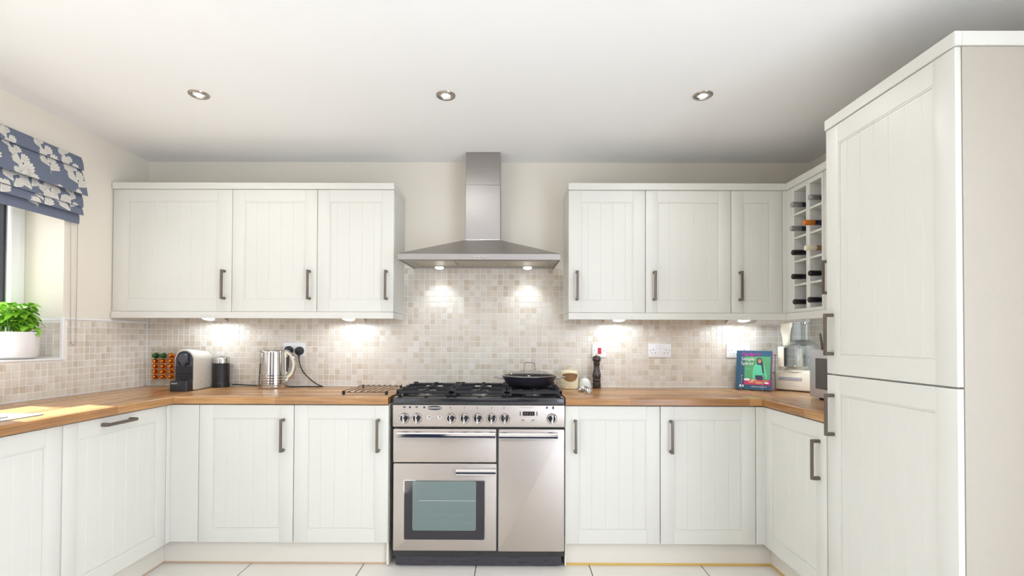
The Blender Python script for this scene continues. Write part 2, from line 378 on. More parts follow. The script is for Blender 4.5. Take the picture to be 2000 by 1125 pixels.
# ------------------------------------------------------------------ shell
WIN = (1.36, 2.609, 1.095, 2.06)  # y0,y1,z0,z1 of the window opening
def build_shell():
    # floor: slab plus separate tiles
    fl = struct('floor', G().box(XL-.3, XR+.3, YREAR-.2, YB+.2, -0.10, -0.004), 'floorgrout')
    me = None
    xs = [-2.582, -1.985, -1.388, -0.788, -0.188, 0.413, 1.008, 1.608, 2.2]
    ys = [YREAR+0.6*i for i in range(-1, 12)]
    off = 2.945-ys[-1]
    for i in range(len(xs)-1):
        for j in range(len(ys)-1):
            a, b = max(xs[i]+.0025, XL-.2), xs[i+1]-.0025; c, d = ys[j]+off+.0025, ys[j+1]+off-.0025
            o = obj('floor_tile', G().box(a, b, c, d, -.004, 0.0, 0.0012), 'floortile', fl, smooth=False)
    for i in range(len(xs)-1):
        obj('floor_tile', G().box(max(xs[i]+.0025, XL-.2), xs[i+1]-.0025, 2.9475, 3.3, -.004, 0.0, 0.0012), 'floortile', fl, smooth=False)
    struct('ceiling', G().box(XL-.3, XR+.3, YREAR-.2, YB+.2, ZC, ZC+.1), 'ceiling')
    wb = struct('wall_back', G().box(XL-.3, XR+.3, YBG, YBG+.15, -.1, ZC+.05), 'wall')
    y0, y1, z0, z1 = WIN
    la, lb, ra, rb, dz = -2.25, .25, -2.05, .45, 2.12
    g = G().box(XLG-.28, XLG, y1, YB+.2, -.1, ZC+.05).box(XLG-.28, XLG, lb, y0, -.1, ZC+.05).box(XLG-.28, XLG, YREAR-.2, la, -.1, ZC+.05).box(XLG-.28, XLG, la, lb, dz, ZC+.05)
    g.box(XLG-.28, XLG, y0, y1, -.1, z0-.012).box(XLG-.28, XLG, y0, y1, z1, ZC+.05)
    wl = struct('wall_left', g, 'wall')
    wr = struct('wall_right', G().box(XR, XR+.15, rb, YB+.2, -.1, ZC+.05).box(XR, XR+.15, YREAR-.2, ra, -.1, ZC+.05).box(XR, XR+.15, ra, rb, dz, ZC+.05), 'wall')
    struct('wall_rear', G().box(XL-.3, XR+.3, YREAR-.15, YREAR, -.1, ZC+.05), 'wall')
    # unseen glazed doors added in both side walls to account for the side fill
    for nm, xx, ya, yb in (('added_door_1', XLG-.20, la, lb), ('added_door_2', XR+.06, ra, rb)):
        dr = bpy.data.objects.new(nm, None); COL.objects.link(dr); dr['kind'] = 'structure'; WM[dr] = Matrix()
        wd = (yb-ya)/3
        for k in range(3):
            a = ya+k*wd; b = a+wd; g = G()
            g.box(xx, xx+.06, a+.004, a+.07, 0.0, dz, .004).box(xx, xx+.06, b-.07, b-.004, 0.0, dz, .004)
            g.box(xx, xx+.06, a+.07, b-.07, 0.0, .1, .004).box(xx, xx+.06, a+.07, b-.07, dz-.07, dz, .004)
            f = obj('door_frame', g, 'upvc', dr)
            obj('pane', G().box(xx+.027, xx+.033, a+.065, b-.065, .095, dz-.065), 'glass', f)
    struct('sun_blocker', G().box(-4.7, XLG-.285, la-.5, lb+.5, 2.36, 2.44, .004), 'upvc')  # unseen slab added to keep sun out of the garden-side doorway
    # mosaic: a tile mesh shared by single tiles; the rest joined
    p, s, th = 0.036, 0.0322, 0.0035
    tm = G().box(-s/2, s/2, -s/2, s/2, 0, th, 0.0011); me = bpy.data.meshes.new('mosaic_tile')
    bmesh.ops.delete(tm.b, geom=[f for f in tm.b.faces if f.calc_center_median().z < 1e-5], context='FACES'); tm.b.to_mesh(me); tm.b.free(); me.materials.append(M['mosaic'])
    def tiles(parent, cells, rot, n_single):
        cells_s = cells[:n_single]
        for c in cells_s: sh('mosaic_tile', me, None, parent, c, rot)
        g = G(); R = rot.to_matrix().to_4x4()
        for c in cells[n_single:]:
            t = bmesh.new(); t.from_mesh(me); g2 = bpy.data.meshes.new('x'); t.to_mesh(g2); t.free(); g2.transform(Matrix.Translation(c) @ R); g.b.from_mesh(g2); bpy.data.meshes.remove(g2)
        if cells[n_single:]: tag(obj('mosaic_tile_field', g, 'mosaic', parent, smooth=False), kind='stuff')
    from mathutils import Euler
    gx = lambda k: 0.371+p*(k+.5)
    cells = []
    k0 = math.ceil((XL-0.371)/p)
    for k in range(k0, int((XR-0.371)/p)):
        x = gx(k)
        for r in range(21):
            z = 0.897+p*(r+.5)
            mid = -0.695 < x < 0.325
            if z < 1.36 or (mid and z < 1.64):
                cells.append((abs(x+.185)*(1 if mid else 3)+abs(z-1.15), Vector((x, YBG, z))))
    cells.sort(key=lambda c: c[0]); cells = [c[1] for c in cells]
    g = G().box(XL, XR, YBG-.001, YBG+.01, 0.88, 1.36).box(-.695, .327, YBG-.001, YBG+.01, 1.36, 1.6525)
    obj('grout_bed', g, 'grout', wb, smooth=False)
    tiles(wb, cells, Euler((PI/2, 0, 0)), 285)
    xa = XL+.0035; xb = 0.371+p*k0-.0019                     # cut tiles in the corner by the window wall
    for r in range(12):
        o = sh('mosaic_tile', me, None, wb, Vector(((xa+xb)/2, YBG, 0.897+p*(r+.5))), Euler((PI/2, 0, 0))); o.scale = ((xb-xa)/s, 1, 1)
    g = G().box(-.704, .334, YB-.004, YBG, 1.6525, 1.660, .0015)
    g.box(-.704, -.694, YB-.006, YBG, 1.36, 1.6525, .002).box(.325, .335, YB-.006, YBG, 1.36, 1.6525, .002)
    struct('trim_1', g, 'trim')
    struct('trim_2', G().box(XL, -.65, YB-.006, YBG, ZW, .899, .0015).box(.28, XR, YB-.006, YBG, ZW, .899, .0015).box(-.65, .28, YB-.005, YBG, .885, .899, .0015).box(XL, XL+.006, .6, YB, ZW, .899, .0015), 'trim')
    struct('trim_3', G().box(XL-.004, XL+.003, YB-.003, YB+.003, .899, 1.36, .001), 'trim')
    # left wall tiles
    cells = []
    for k in range(1, 70):
        y = YB-.004-p*(k-.5)
        for r in range(12):
            z = 0.897+p*(r+.5)
            if z > 1.296: continue
            if y-.016 < y1+.012 and y+.016 > y0-.012 and z+.016 > z0-.014: continue
            if y < .62: continue
            cells.append((0 if y > 1.70 else 1, y if y > 1.70 else -y, Vector((XLG, y, z))))
    cells.sort(key=lambda c: (c[0], c[1])); cells = [c[2] for c in cells]
    g = G().box(XLG-.01, XLG+.001, .6, YB, .88, z0-.012).box(XLG-.01, XLG+.001, y1, YB, z0-.012, 1.298).box(XLG-.01, XLG+.001, .6, y0, z0-.012, 1.298)
    obj('grout_bed', g, 'grout', wl, smooth=False)
    tiles(wl, cells, Euler((PI/2, 0, PI/2)), 298)
    cells = [Vector((XR, YB-.004-p*(k-.5), 0.897+p*(r+.5))) for k in range(1, 31) for r in range(12)]
    obj('grout_bed', G().box(XR-.001, XR+.01, 2.10, YB, .88, 1.33), 'grout', wr, smooth=False)
    tiles(wr, cells, Euler((PI/2, 0, -PI/2)), 216)
    # reveal tiles (window side nearest the corner), sill tiles
    cells = [Vector((XL-.012-p*(i+.5), y1-.001, z0+.006+p*(r+.5))) for i in range(5) for r in range(5)]
    obj('grout_bed', G().box(XL-.20, XL-.002, y1-.002, y1+.004, z0, z0+.2), 'grout', wl, smooth=False)
    for c in cells: sh('mosaic_tile', me, None, wl, c, Euler((PI/2, 0, 0)))
    # white edge trims
    struct('trim_4', G().box(XL-.002, XL+.005, y1+.0045, YB, 1.296, 1.307, .002).box(XL-.2, XL, y1-.006, y1+.001, z0+.194, z0+.206, .002), 'trim')
    struct('trim_5', G().box(XL-.012, XL+.0056, y1-.010, y1+.0042, z0-.0125, 1.3076, .002), 'trim')
    sill = struct('trim_6', G().box(XL-.215, XL+.006, y0, y1, z0-.012, z0, .003), 'trim')
build_shell()

def build_window():
    y0, y1, z0, z1 = WIN; xo = -2.556
    wn = bpy.data.objects.new('window_1', None); COL.objects.link(wn); wn['kind'] = 'structure'; WM[wn] = Matrix()
    def ring(a, b, c, d, wd, x0, x1):
        return G().box(x0, x1, a, a+wd, c, d, .005).box(x0, x1, b-wd, b, c, d, .005).box(x0, x1, a+wd, b-wd, c, c+wd, .005).box(x0, x1, a+wd, b-wd, d-wd, d, .005)
    obj('window_frame', ring(y0, y1, z0, z1, .034, xo-.06, xo), 'upvc', wn)
    mid = (y0+y1)/2
    obj('mullion', G().box(xo-.06, xo, mid-.03, mid+.03, z0+.034, z1-.034, .004), 'upvc', wn)
    for a, b in ((y0+.036, mid-.032), (mid+.032, y1-.036)):
        c = obj('casement', ring(a, b, z0+.036, z1-.036, .054, xo-.055, xo+.012), 'upvc', wn)
        obj('gasket', ring(a+.054, b-.054, z0+.09, z1-.09, .012, xo-.045, xo-.008), 'rubber', c)
        obj('pane', G().box(xo-.030, xo-.024, a+.058, b-.058, z0+.094, z1-.094), 'glass', c)
build_window()

# ------------------------------------------------------------------ cabinet doors
def door(parent, fm, w, h, handle=None, stile=.070, rail=.068):
    """panelled door: local x across, y up, z outwards; front face at z=0. handle=(x,y,vertical)"""
    t = .019; g = G(); i0, i1, j0, j1 = stile, w-stile, rail, h-rail
    g.box(0, stile, 0, h, -t, 0, .0010, 2).box(w-stile, w, 0, h, -t, 0, .0010, 2)
    g.box(stile, w-stile, 0, rail, -t, -.0002, .0010, 1).box(stile, w-stile, h-rail, h, -t, -.0002, .0010, 1)
    # moulded inner edge
    k, d = .006, -.004
    g.prism([(i0, j0), (i1, j0), (i1-k, j0+k), (i0+k, j0+k)], -t+.002, -.0025).prism([(i0, j1), (i0+k, j1-k), (i1-k, j1-k), (i1, j1)], -t+.002, -.0025)
    g.prism([(i0, j0), (i0+k, j0+k), (i0+k, j1-k), (i0, j1)], -t+.002, -.0025).prism([(i1, j0), (i1, j1), (i1-k, j1-k), (i1-k, j0+k)], -t+.002, -.0025)
    me_o = obj('door', xf(g, fm), 'cabinet', parent)
    # tongue-and-groove planks
    a, b = i0+k, i1-k; c = (a+b)/2; pw = .072; cuts = [a]; n = int((b-a)/pw/2)+1
    for q in range(-n, n+1):
        x = c+(q+.5)*pw
        if a+.012 < x < b-.012: cuts.append(x)
    cuts.append(b)
    for u0, u1 in zip(cuts, cuts[1:]):
        obj('plank', xf(G().box(u0, u1, j0+k, j1-k, -t+.002, d, .0013), fm), 'cabinet', me_o)
    if handle:
        hx, hy, vert = handle; L = .172
        hm = fm @ Matrix.Translation((hx, hy, 0)) @ (Matrix() if vert else Matrix.Rotation(PI/2, 4, 'Z'))
        g = G(); g.box(-.007, .007, -L/2, L/2, .028, .038, .003, 2)
        for s in (-1, 1):
            g.box(-.008, .008, s*(L/2-.007)-.007, s*(L/2-.007)+.007, .0002, .031, .002)
        obj('handle', xf(g, hm), 'handle', me_o)
    return me_o
def xf(g, m):
    g.b.transform(m); return g

def base_cab(x0, x1, label, hside, name='base_cabinet'):
    t = thing(name, label, 'cabinet', ((x0+x1)/2, YB-.28, 0.0), 0, 'cream base cabinets')
    obj('carcass', G().box(x0, x1, YD+.021, YB-.012, .130, ZWB-.002, .001), 'carcass', t)
    wd = x1-x0-.004; hx = .052 if hside < 0 else wd-.052
    door(t, FRONT(x0+.002, YD, .1318), wd, .718, (hx, .5625, True))
    for lx in (x0+.06, x1-.06):
        for ly in (YD+.12, YB-.1): obj('leg', G().lathe([(.022, 0), (.022, .012), (.014, .016), (.014, .13)], (lx, ly, .001), 12), 'black', t)
    return t
base_cab(-1.6464, -1.1465, 'cream grooved base cupboard under the coffee machine and kettle', 1)
base_cab(-1.1463, -.6466, 'cream grooved base cupboard under the wire trivet, against the range cooker', 1)
base_cab(.2774, .7769, 'cream grooved base cupboard under the pepper mill, against the range cooker', -1)
base_cab(.7771, 1.2768, 'cream grooved base cupboard under the double socket without plugs', -1)
# inner corner posts
tag(obj('corner_post', G().box(XLD+.002, -1.6476, YD, YD+.02, .1318, .850, .0015).box(XLD-.017, XLD+.002, 2.6, YD+.02, .1318, .850, .0015), 'cabinet'), 'flat cream filler panel in the inner corner beside the dishwasher', 'panel')
tag(obj('corner_post', G().box(1.2782, XRD+.018, YD, YD+.02, .1318, .850, .0015).box(XRD, XRD+.018, 2.6215, YD, .1318, .850, .0015), 'cabinet'), 'narrow cream corner post under the cookbook', 'panel')
# window run: dishwasher and sink cabinet (doors face +x)
def left_unit(name, y0, y1, label, cat, handle):
    t = thing(name, label, cat, (-2.08, (y0+y1)/2, 0.0))
    obj('carcass', G().box(XL+.012, XLD-.021, y0, y1, .130, ZWB-.002, .001), 'carcass', t)
    door(t, FACE_R(XLD, y0+.002, .1318), y1-y0-.004, .718, handle)
    return t
left_unit('dishwasher', 1.9975, 2.5975, 'built-in dishwasher behind a cream door with a horizontal handle', 'dishwasher', (.268, .688, False))
left_unit('sink_cabinet', 1.3965, 1.9965, 'cream base cupboard under the sink drainer, cut by the picture edge', 'cabinet', (.052, .5625, True))
left_unit('base_cabinet', .9965, 1.3955, 'cream base cupboard at the open end of the window worktop, outside the picture', 'cabinet', (.347, .5625, True))
# larder run base cabinet (door faces -x)
t = thing('base_cabinet', 'cream base cupboard between corner post and tall larder, under the microwave', 'cabinet', (1.62, 2.36, 0), 0, 'cream base cabinets')
obj('carcass', G().box(XRD+.021, XR-.004, 2.100, 2.619, .130, ZWB-.002, .001), 'carcass', t)
door(t, FACE_L(XRD, 2.619, .1318), .517, .718, (.470, .559, True))

# plinths
def plinth(name, g, label, gs=None, sm='brassstrip'):
    o = tag(obj(name, g, 'plinth'), label, 'plinth')
    if gs: obj('seal_strip', gs, sm, o)
plinth('plinth', G().box(-1.857, -.662, 2.680, 2.695, .006, .1295, .001).box(-.6615, -.650, 2.655, 3.15, .006, .1295, .001), 'cream plinth under the cupboards between dishwasher and range cooker', G().box(-1.857, -.65, 2.678, 2.690, .0005, .010, .001), 'tanstrip')
plinth('plinth', G().box(.2885, 1.379, 2.680, 2.695, .006, .1295, .001).box(.2800, .288, 2.655, 3.15, .006, .1295, .001), 'cream plinth with gold strip between range cooker and larder run', G().box(.28, 1.379, 2.676, 2.690, .0005, .012, .001))
plinth('plinth', G().box(1.379, 1.394, 2.102, 2.694, .006, .1295, .001), 'short cream plinth with gold strip, running towards the larder', G().box(1.376, 1.390, 2.102, 2.678, .0005, .012, .001))
plinth('plinth', G().box(-1.8725, -1.8575, .996, 2.694, .006, .1295, .001), 'cream plinth under the dishwasher', G().box(-1.868, -1.8555, .996, 2.678, .0005, .008, .001), 'tanstrip')

# ------------------------------------------------------------------ worktops
def nose_box(x0, x1, y0, y1, edge):
    """slab with one rounded top nose on side 'edge' (y-,x+,x-)"""
    r = .007; a = arc(0, 0, r, PI/2, PI, 4)
    if edge == 'y-':
        out = [(y1, ZWB), (y1, ZW)]+[(y0+r+u, ZW-r+v) for u, v in a]+[(y0, ZWB+.002), (y0+.002, ZWB)]
        m = Matrix(((0, 0, 1, 0), (1, 0, 0, 0), (0, 1, 0, 0), (0, 0, 0, 1))); return G().prism(out, x0, x1, m)
    if edge == 'x-':
        out = [(x1, ZWB), (x1, ZW)]+[(x0+r+u, ZW-r+v) for u, v in a]+[(x0, ZWB+.002), (x0+.002, ZWB)]
    else:
        out = [(x0, ZWB), (x0, ZW)]+[(x1-r-u, ZW-r+v) for u, v in a]+[(x1, ZWB+.002), (x1-.002, ZWB)]
    m = Matrix(((1, 0, 0, 0), (0, 0, 1, 0), (0, 1, 0, 0), (0, 0, 0, 1))); return G().prism(out, y0, y1, m)
YF = 2.6205
tag(obj('worktop', nose_box(-1.7745, -.6505, YF, YB-.0055, 'y-'), 'oakx'), 'oak block worktop holding the kettle, between coffee corner and range cooker', 'worktop')
tag(obj('worktop', nose_box(.2795, 1.3065, YF, YB-.0055, 'y-'), 'oakx'), 'oak block worktop holding the pepper mill, between range cooker and cookbook', 'worktop')
tag(obj('worktop', nose_box(XL+.0055, -1.7755, .99, YB-.0055, 'x+'), 'oaky'), 'oak block worktop under the window, sunlit beside the sink', 'worktop')
tag(obj('worktop', nose_box(1.3075, XR-.0045, 2.099, YB-.0055, 'x-'), 'oakr'), 'oak block worktop under the microwave and food processor', 'worktop')

# ------------------------------------------------------------------ wall cabinets
def wall_cab(x0, x1, label, hside, ends=(0, 0), stile=.070):
    t = thing('wall_cabinet', label, 'cabinet', ((x0+x1)/2, YB-.15, 1.3568), 0, 'cream wall cabinets')
    obj('carcass', G().box(x0, x1, YWF+.021, YB-.002, 1.3568, 2.0745, .001), 'carcass', t)
    wd = x1-x0-.003; hx = .048 if hside < 0 else wd-.041
    door(t, FRONT(x0+.0015, YWF, 1.3575), wd, .7165, (hx, .156, True), stile=stile, rail=.068)
    return t
wall_cab(-2.3485, -1.6456, 'wide cream wall cupboard in the corner above the coffee machine', 1, stile=.088)
wall_cab(-1.6452, -1.1457, 'cream wall cupboard above the kettle', 1)
wall_cab(-1.1453, -.6952, 'cream wall cupboard above the worktop just before the trivet, beside the hood', 1)
wall_cab(.3271, .7768, 'cream wall cupboard above the pepper mill, beside the hood', -1)
wall_cab(.7772, 1.2768, 'cream wall cupboard above the unused double socket', -1)
wall_cab(1.2772, 1.5770, 'narrow cream wall cupboard above the cookbook, next to the wine rack', -1)
t = thing('wall_cabinet', 'cream wall cupboard half hidden between wine rack and tall larder, handle showing', 'cabinet', (1.75, 2.35, 1.3568), 0, 'cream wall cabinets')
obj('carcass', G().box(1.626, XR-.002, 2.100, 2.5785, 1.3568, 2.0745, .001), 'carcass', t)
door(t, FACE_L(1.605, 2.577, 1.3575), .474, .7165, (.045, .162, True))
tag(obj('corner_post', G().box(1.5785, 1.605, YWF, YWF+.02, 1.3575, 2.074, .001).box(1.605, 1.6235, 2.8805, YWF+.02, 1.3575, 2.074, .001), 'cabinet'), 'slim cream corner post between narrow wall cupboard and wine rack', 'panel')
# cornices and light pelmets
def strip(name, g, label): tag(obj(name, g, 'cabinet'), label, name)
strip('cornice', G().box(XL+.001, -.6935, 2.910, 2.932, 2.0752, 2.113, .002).box(-.7155, -.6935, 2.932, YB-.001, 2.0752, 2.113, .002), 'flat cream cornice along the top of the wall cupboards on the window side')
strip('cornice', G().box(.3255, 1.593, 2.910, 2.932, 2.0752, 2.115, .002).box(.3255, .3475, 2.932, YB-.001, 2.0752, 2.115, .002).box(1.593, 1.615, 2.100, 2.932, 2.0752, 2.115, .002), 'flat cream cornice bending round from the wall cupboards over the wine rack')
strip('pelmet', G().box(XL+.002, -.6945, 2.912, 2.930, 1.317, 1.3558, .002).box(-.7125, -.6945, 2.930, YB-.007, 1.317, 1.3558, .002), 'cream light pelmet under the wall cupboards on the window side')
strip('pelmet', G().box(.3265, 1.596, 2.912, 2.930, 1.316, 1.3555, .002).box(.3265, .3445, 2.930, YB-.007, 1.316, 1.3555, .002).box(1.596, 1.614, 2.100, 2.930, 1.316, 1.3555, .002), 'cream light pelmet under the wall cupboards and wine rack by the larder')

# wine rack
def wine_rack():
    X0, Y0, Y1, Z0, Z1 = 1.605, 2.5805, 2.879, 1.3575, 2.0745
    t = thing('wine_rack', 'cream pigeonhole wine rack with ten bottles, between wall cupboards', 'wine rack', (1.75, 2.73, Z0))
    g = G().box(X0, XR-.002, 2.849, Y1, Z0, Z1, .001).box(X0, XR-.002, Y0, 2.597, Z0, Z1, .001)
    g.box(X0, XR-.002, 2.597, 2.849, Z0, 1.377, .001).box(X0, XR-.002, 2.597, 2.849, 2.049, Z1, .001).box(XR-.010, XR-.002, 2.597, 2.849, 1.377, 2.049)
    obj('frame', g, 'cabinet', t)
    obj('divider', G().box(X0+.0005, XR-.011, 2.7005, 2.735, 1.377, 2.049, .001), 'cabinet', t)
    pit = (2.049-1.377)/5
    for k in range(1, 5):
        z = 1.377+k*pit
        for a, b in ((2.597, 2.7003), (2.7352, 2.849)):
            obj('shelf', G().box(X0+.001, XR-.011, a+.0003, b-.0003, z-.006, z+.006, .001), 'cabinet', t)
    # bottles lie on each floor, neck towards the room
    caps = {(0, 4): ('capsilver', 'bottle', 1.556, 'silver'), (0, 3): ('capsilver', 'bottle', 1.553, 'silver'), (0, 2): ('capblack', 'bottle', 1.560, 'black'), (0, 1): ('capblack', 'bottle', 1.560, 'black'), (0, 0): ('capblack', 'bottle', 1.568, 'black'),
            (1, 4): ('capsilver', 'bottle', 1.571, 'silver'), (1, 3): ('caporange', 'bottle', 1.541, 'orange'), (1, 2): ('capcream', 'bottleamber', 1.549, 'cream'), (1, 1): ('capblack', 'bottle', 1.570, 'black'), (1, 0): ('capblack', 'bottle', 1.566, 'black')}
    rows = ['bottom', 'fourth', 'middle', 'second', 'top']
    for (c, r), (cap, gl, xt, cn) in caps.items():
        z = 1.377+r*pit+(.0065 if r else 0)+.0375; y = 2.792 if c == 0 else 2.6495
        b = thing('wine_bottle', f'{cn}-capped wine bottle lying in the {rows[r]} row, column next to the {"corner post" if c == 0 else "larder"}', 'bottle', (xt, y, z), 0, 'wine bottles in the rack')
        Q = Matrix.Rotation(PI/2, 4, 'Y')
        obj('glass_body', xf(G().lathe([(.0138, .055), (.0138, .085), (.018, .105), (.030, .125), (.036, .145), (.037, .16), (.037, .290), (.033, .297), (.0, .290)], seg=20), Q), gl, b, world=False)
        obj('cap', xf(G().lathe([(.0, 0), (.011, .0004), (.0145, .003), (.0152, .008), (.0152, .014), (.0146, .016), (.0148, .055), (.0142, .056)], seg=20), Q), cap, b, world=False)
wine_rack()

# under-cabinet lights
def cab_light(px, label):
    t = thing('cabinet_light', label, 'light', (px, 3.05, 1.3565), 0, 'wedge lights under the wall cupboards')
    hw = .088; yf, yb = -.075, .065
    v = [(-hw, yf, 0), (hw, yf, 0), (hw, yb, 0), (-hw, yb, 0), (-hw, yf, -.004), (hw, yf, -.004), (hw, yb, -.054), (-hw, yb, -.054)]
    g = G().mesh(v, [(0, 1, 2, 3), (4, 7, 6, 5), (0, 4, 5, 1), (2, 6, 7, 3), (1, 5, 6, 2), (0, 3, 7, 4)])
    obj('body', g, 'nickel', t, world=False, smooth=False)
    tilt = math.atan2(.050, .14)
    lm = Matrix.Translation((0, -.004, -.0295)) @ Matrix.Rotation(-tilt+PI, 4, 'X')
    obj('bezel', xf(G().lathe([(.044, -.001), (.044, .003), (.041, .0045), (.038, .0045)], seg=32), lm), 'chrome', t, world=False)
    obj('lens', xf(G().lathe([(.039, .002), (.036, .006), (.02, .0075), (0, .008)], seg=32), lm), 'lens', t, world=False)
    d = (lm.to_3x3() @ Vector((0, 0, 1)))
    l = lamp('cabinet_lamp', 'SPOT', CAB_W, (px, 3.046+d.y*.012, 1.3265+d.z*.012), (0, .25, -1), (0.86, 0.97, 1.08), spot_size=math.radians(165), spot_blend=0.35, shadow_soft_size=.03)
cab_light(-1.860, 'wedge-shaped light under the wall cupboard above the coffee machine')
cab_light(-1.000, 'wedge-shaped light under the wall cupboard to the plug side of the hood')
cab_light(.650, 'wedge-shaped light under the wall cupboard above the red cooker switch')
cab_light(1.412, 'wedge-shaped light under the wall cupboard above the cookbook')

t = thing('cabinet_light', 'small round light added out of sight under the wine rack to brighten the corner', 'light', (1.77, 2.64, 1.3565), 0, 'added fill lights')  # hidden extra light, added to lift the dark worktop corner
obj('body', G().lathe([(.034, 0), (.034, -.008), (.031, -.010), (0, -.010)], seg=28), 'nickel', t, world=False)
obj('lens', G().lathe([(.026, -.0102), (.024, -.0115), (0, -.012)], seg=24), 'lens', t, world=False)
lamp('cabinet_lamp', 'SPOT', CAB_W*1.6, (1.77, 2.64, 1.335), (0, .3, -1), (0.86, 0.97, 1.08), spot_size=math.radians(172), spot_blend=0.3, shadow_soft_size=.03)  # lamp of the added corner light
# ------------------------------------------------------------------ tall larder
def larder():
    t = thing('larder_cabinet', 'tall cream larder with two stacked doors and two D handles', 'cabinet', (1.62, 1.79, 0))
    obj('carcass', G().box(XRD+.021, XR-.004, 1.5005, 2.0945, .10, 2.078, .001), 'carcass', t)
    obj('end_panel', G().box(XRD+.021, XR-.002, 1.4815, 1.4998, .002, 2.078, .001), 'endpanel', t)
    y1 = 2.0945
    door(t, FACE_L(XRD, y1, 1.0635), .611, 1.0135, (.039, .161, True), stile=.077, rail=.075)
    door(t, FACE_L(XRD, y1, .1318), .611, .9255, (.042, .765, True), stile=.077, rail=.075)
    tag(obj('plinth', G().box(1.379, 1.394, 1.50, 2.0995, .001, .099, .001), 'plinth'), 'cream plinth under the tall larder', 'plinth')
    strip('cornice', G().box(1.308, 1.330, 1.474, 2.0945, 2.079, 2.121, .002).box(1.330, XR-.002, 1.474, 1.496, 2.079, 2.121, .002), 'flat cream cornice round the top of the tall larder')
larder()

# ------------------------------------------------------------------ cooker hood
def hood():
    t = thing('cooker_hood', 'stainless steel chimney cooker hood above the range cooker', 'cooker hood', (-.184, YB-.01, 1.635))
    xa, xb, yf = -.631, .263, 2.73
    zb0, zb1 = 1.635, 1.649; yb = YB-.0065
    # rim: folded band, open below
    g = G().box(xa, xb, yf, yf+.006, zb0, 1.668, .001)
    for x0, x1 in ((xa, xa+.006), (xb-.006, xb)):
        g.mesh([(x0, yf+.006, zb0), (x1, yf+.006, zb0), (x1, yb, zb1), (x0, yb, zb1), (x0, yf+.006, 1.668), (x1, yf+.006, 1.668), (x1, yb, 1.668), (x0, yb, 1.668)],
               [(0, 3, 2, 1), (4, 5, 6, 7), (0, 1, 5, 4), (1, 2, 6, 5), (2, 3, 7, 6), (3, 0, 4, 7)])
    obj('rim', g, 'steel', t)
    c0, c1, cy = -.290, -.073, 3.025
    g = G().mesh([(xa, yf, 1.668), (xb, yf, 1.668), (xb, yb, 1.668), (xa, yb, 1.668), (c0, cy, 1.801), (c1, cy, 1.801), (c1, yb, 1.801), (c0, yb, 1.801)],
                 [(0, 3, 2, 1), (4, 5, 6, 7), (0, 1, 5, 4), (1, 2, 6, 5), (2, 3, 7, 6), (3, 0, 4, 7)])
    obj('canopy', g, 'steel', t, smooth=False)
    obj('chimney_lower', G().box(-.2875, -.0755, 3.03, yb, 1.801, 2.139, .0015), 'steel', t)
    obj('chimney_collar', G().box(-.2885, -.0745, 3.028, yb, 1.801, 1.808, .001), 'chrome', t)
    obj('chimney_upper', G().box(-.2855, -.0775, 3.033, yb, 2.139, ZC-.001, .0015), 'steel', t)
    # underside: sloping tray, three filters
    def zu(y): return zb0+.004+(zb1-zb0)*(y-yf)/(yb-yf)
    def slab(x0, x1, y0, y1, dz0, dz1):
        return [(x0, y0, zu(y0)+dz0), (x1, y0, zu(y0)+dz0), (x1, y1, zu(y1)+dz0), (x0, y1, zu(y1)+dz0), (x0, y0, zu(y0)+dz1), (x1, y0, zu(y0)+dz1), (x1, y1, zu(y1)+dz1), (x0, y1, zu(y1)+dz1)], [(0, 3, 2, 1), (4, 5, 6, 7), (0, 1, 5, 4), (1, 2, 6, 5), (2, 3, 7, 6), (3, 0, 4, 7)]
    obj('underside', G().mesh(*slab(xa+.007, xb-.007, yf+.007, yb-.001, 0, .006)), 'steel', t, smooth=False)
    for a, b in ((-.565, -.338), (-.318, -.060), (-.040, .205)):
        f = obj('filter', G().mesh(*slab(a, b, 2.80, 3.06, -.001, .001)), 'filter', t, smooth=False)
        g = G()
        for x0, x1, y0, y1 in ((a-.007, a, 2.793, 3.067), (b, b+.007, 2.793, 3.067), (a, b, 2.793, 2.80), (a, b, 3.06, 3.067)): g.mesh(*slab(x0, x1, y0, y1, -.004, .001))
        obj('filter_frame', g, 'nickel', f, smooth=False)
    for x in (-.457, .093):
        lm = Matrix.Translation((x, 3.115, zu(3.115)-.0010)) @ Matrix.Rotation(PI-.22, 4, 'X')
        obj('lamp_ring', xf(G().lathe([(.036, -.006), (.036, .003), (.029, .005)], seg=28), lm), 'nickel', t)
        obj('lamp_lens', xf(G().lathe([(.030, .003), (.024, .007), (0, .009)], seg=28), lm), 'lens', t)
        lamp('hood_lamp', 'SPOT', HOOD_W, (x, 3.105, zu(3.115)-.020), (0, .12, -1), (0.86, 0.97, 1.08), spot_size=math.radians(100), spot_blend=0.7, shadow_soft_size=.02)
    for k in range(5):
        obj('button', xf(G().lathe([(.0045, 0), (.0045, .004), (.003, .0055), (0, .006)], seg=14), face_m((-.216+.0157*k, yf, 1.650), (1, 0, 0), (0, 0, 1))), 'chrome', t)
hood()

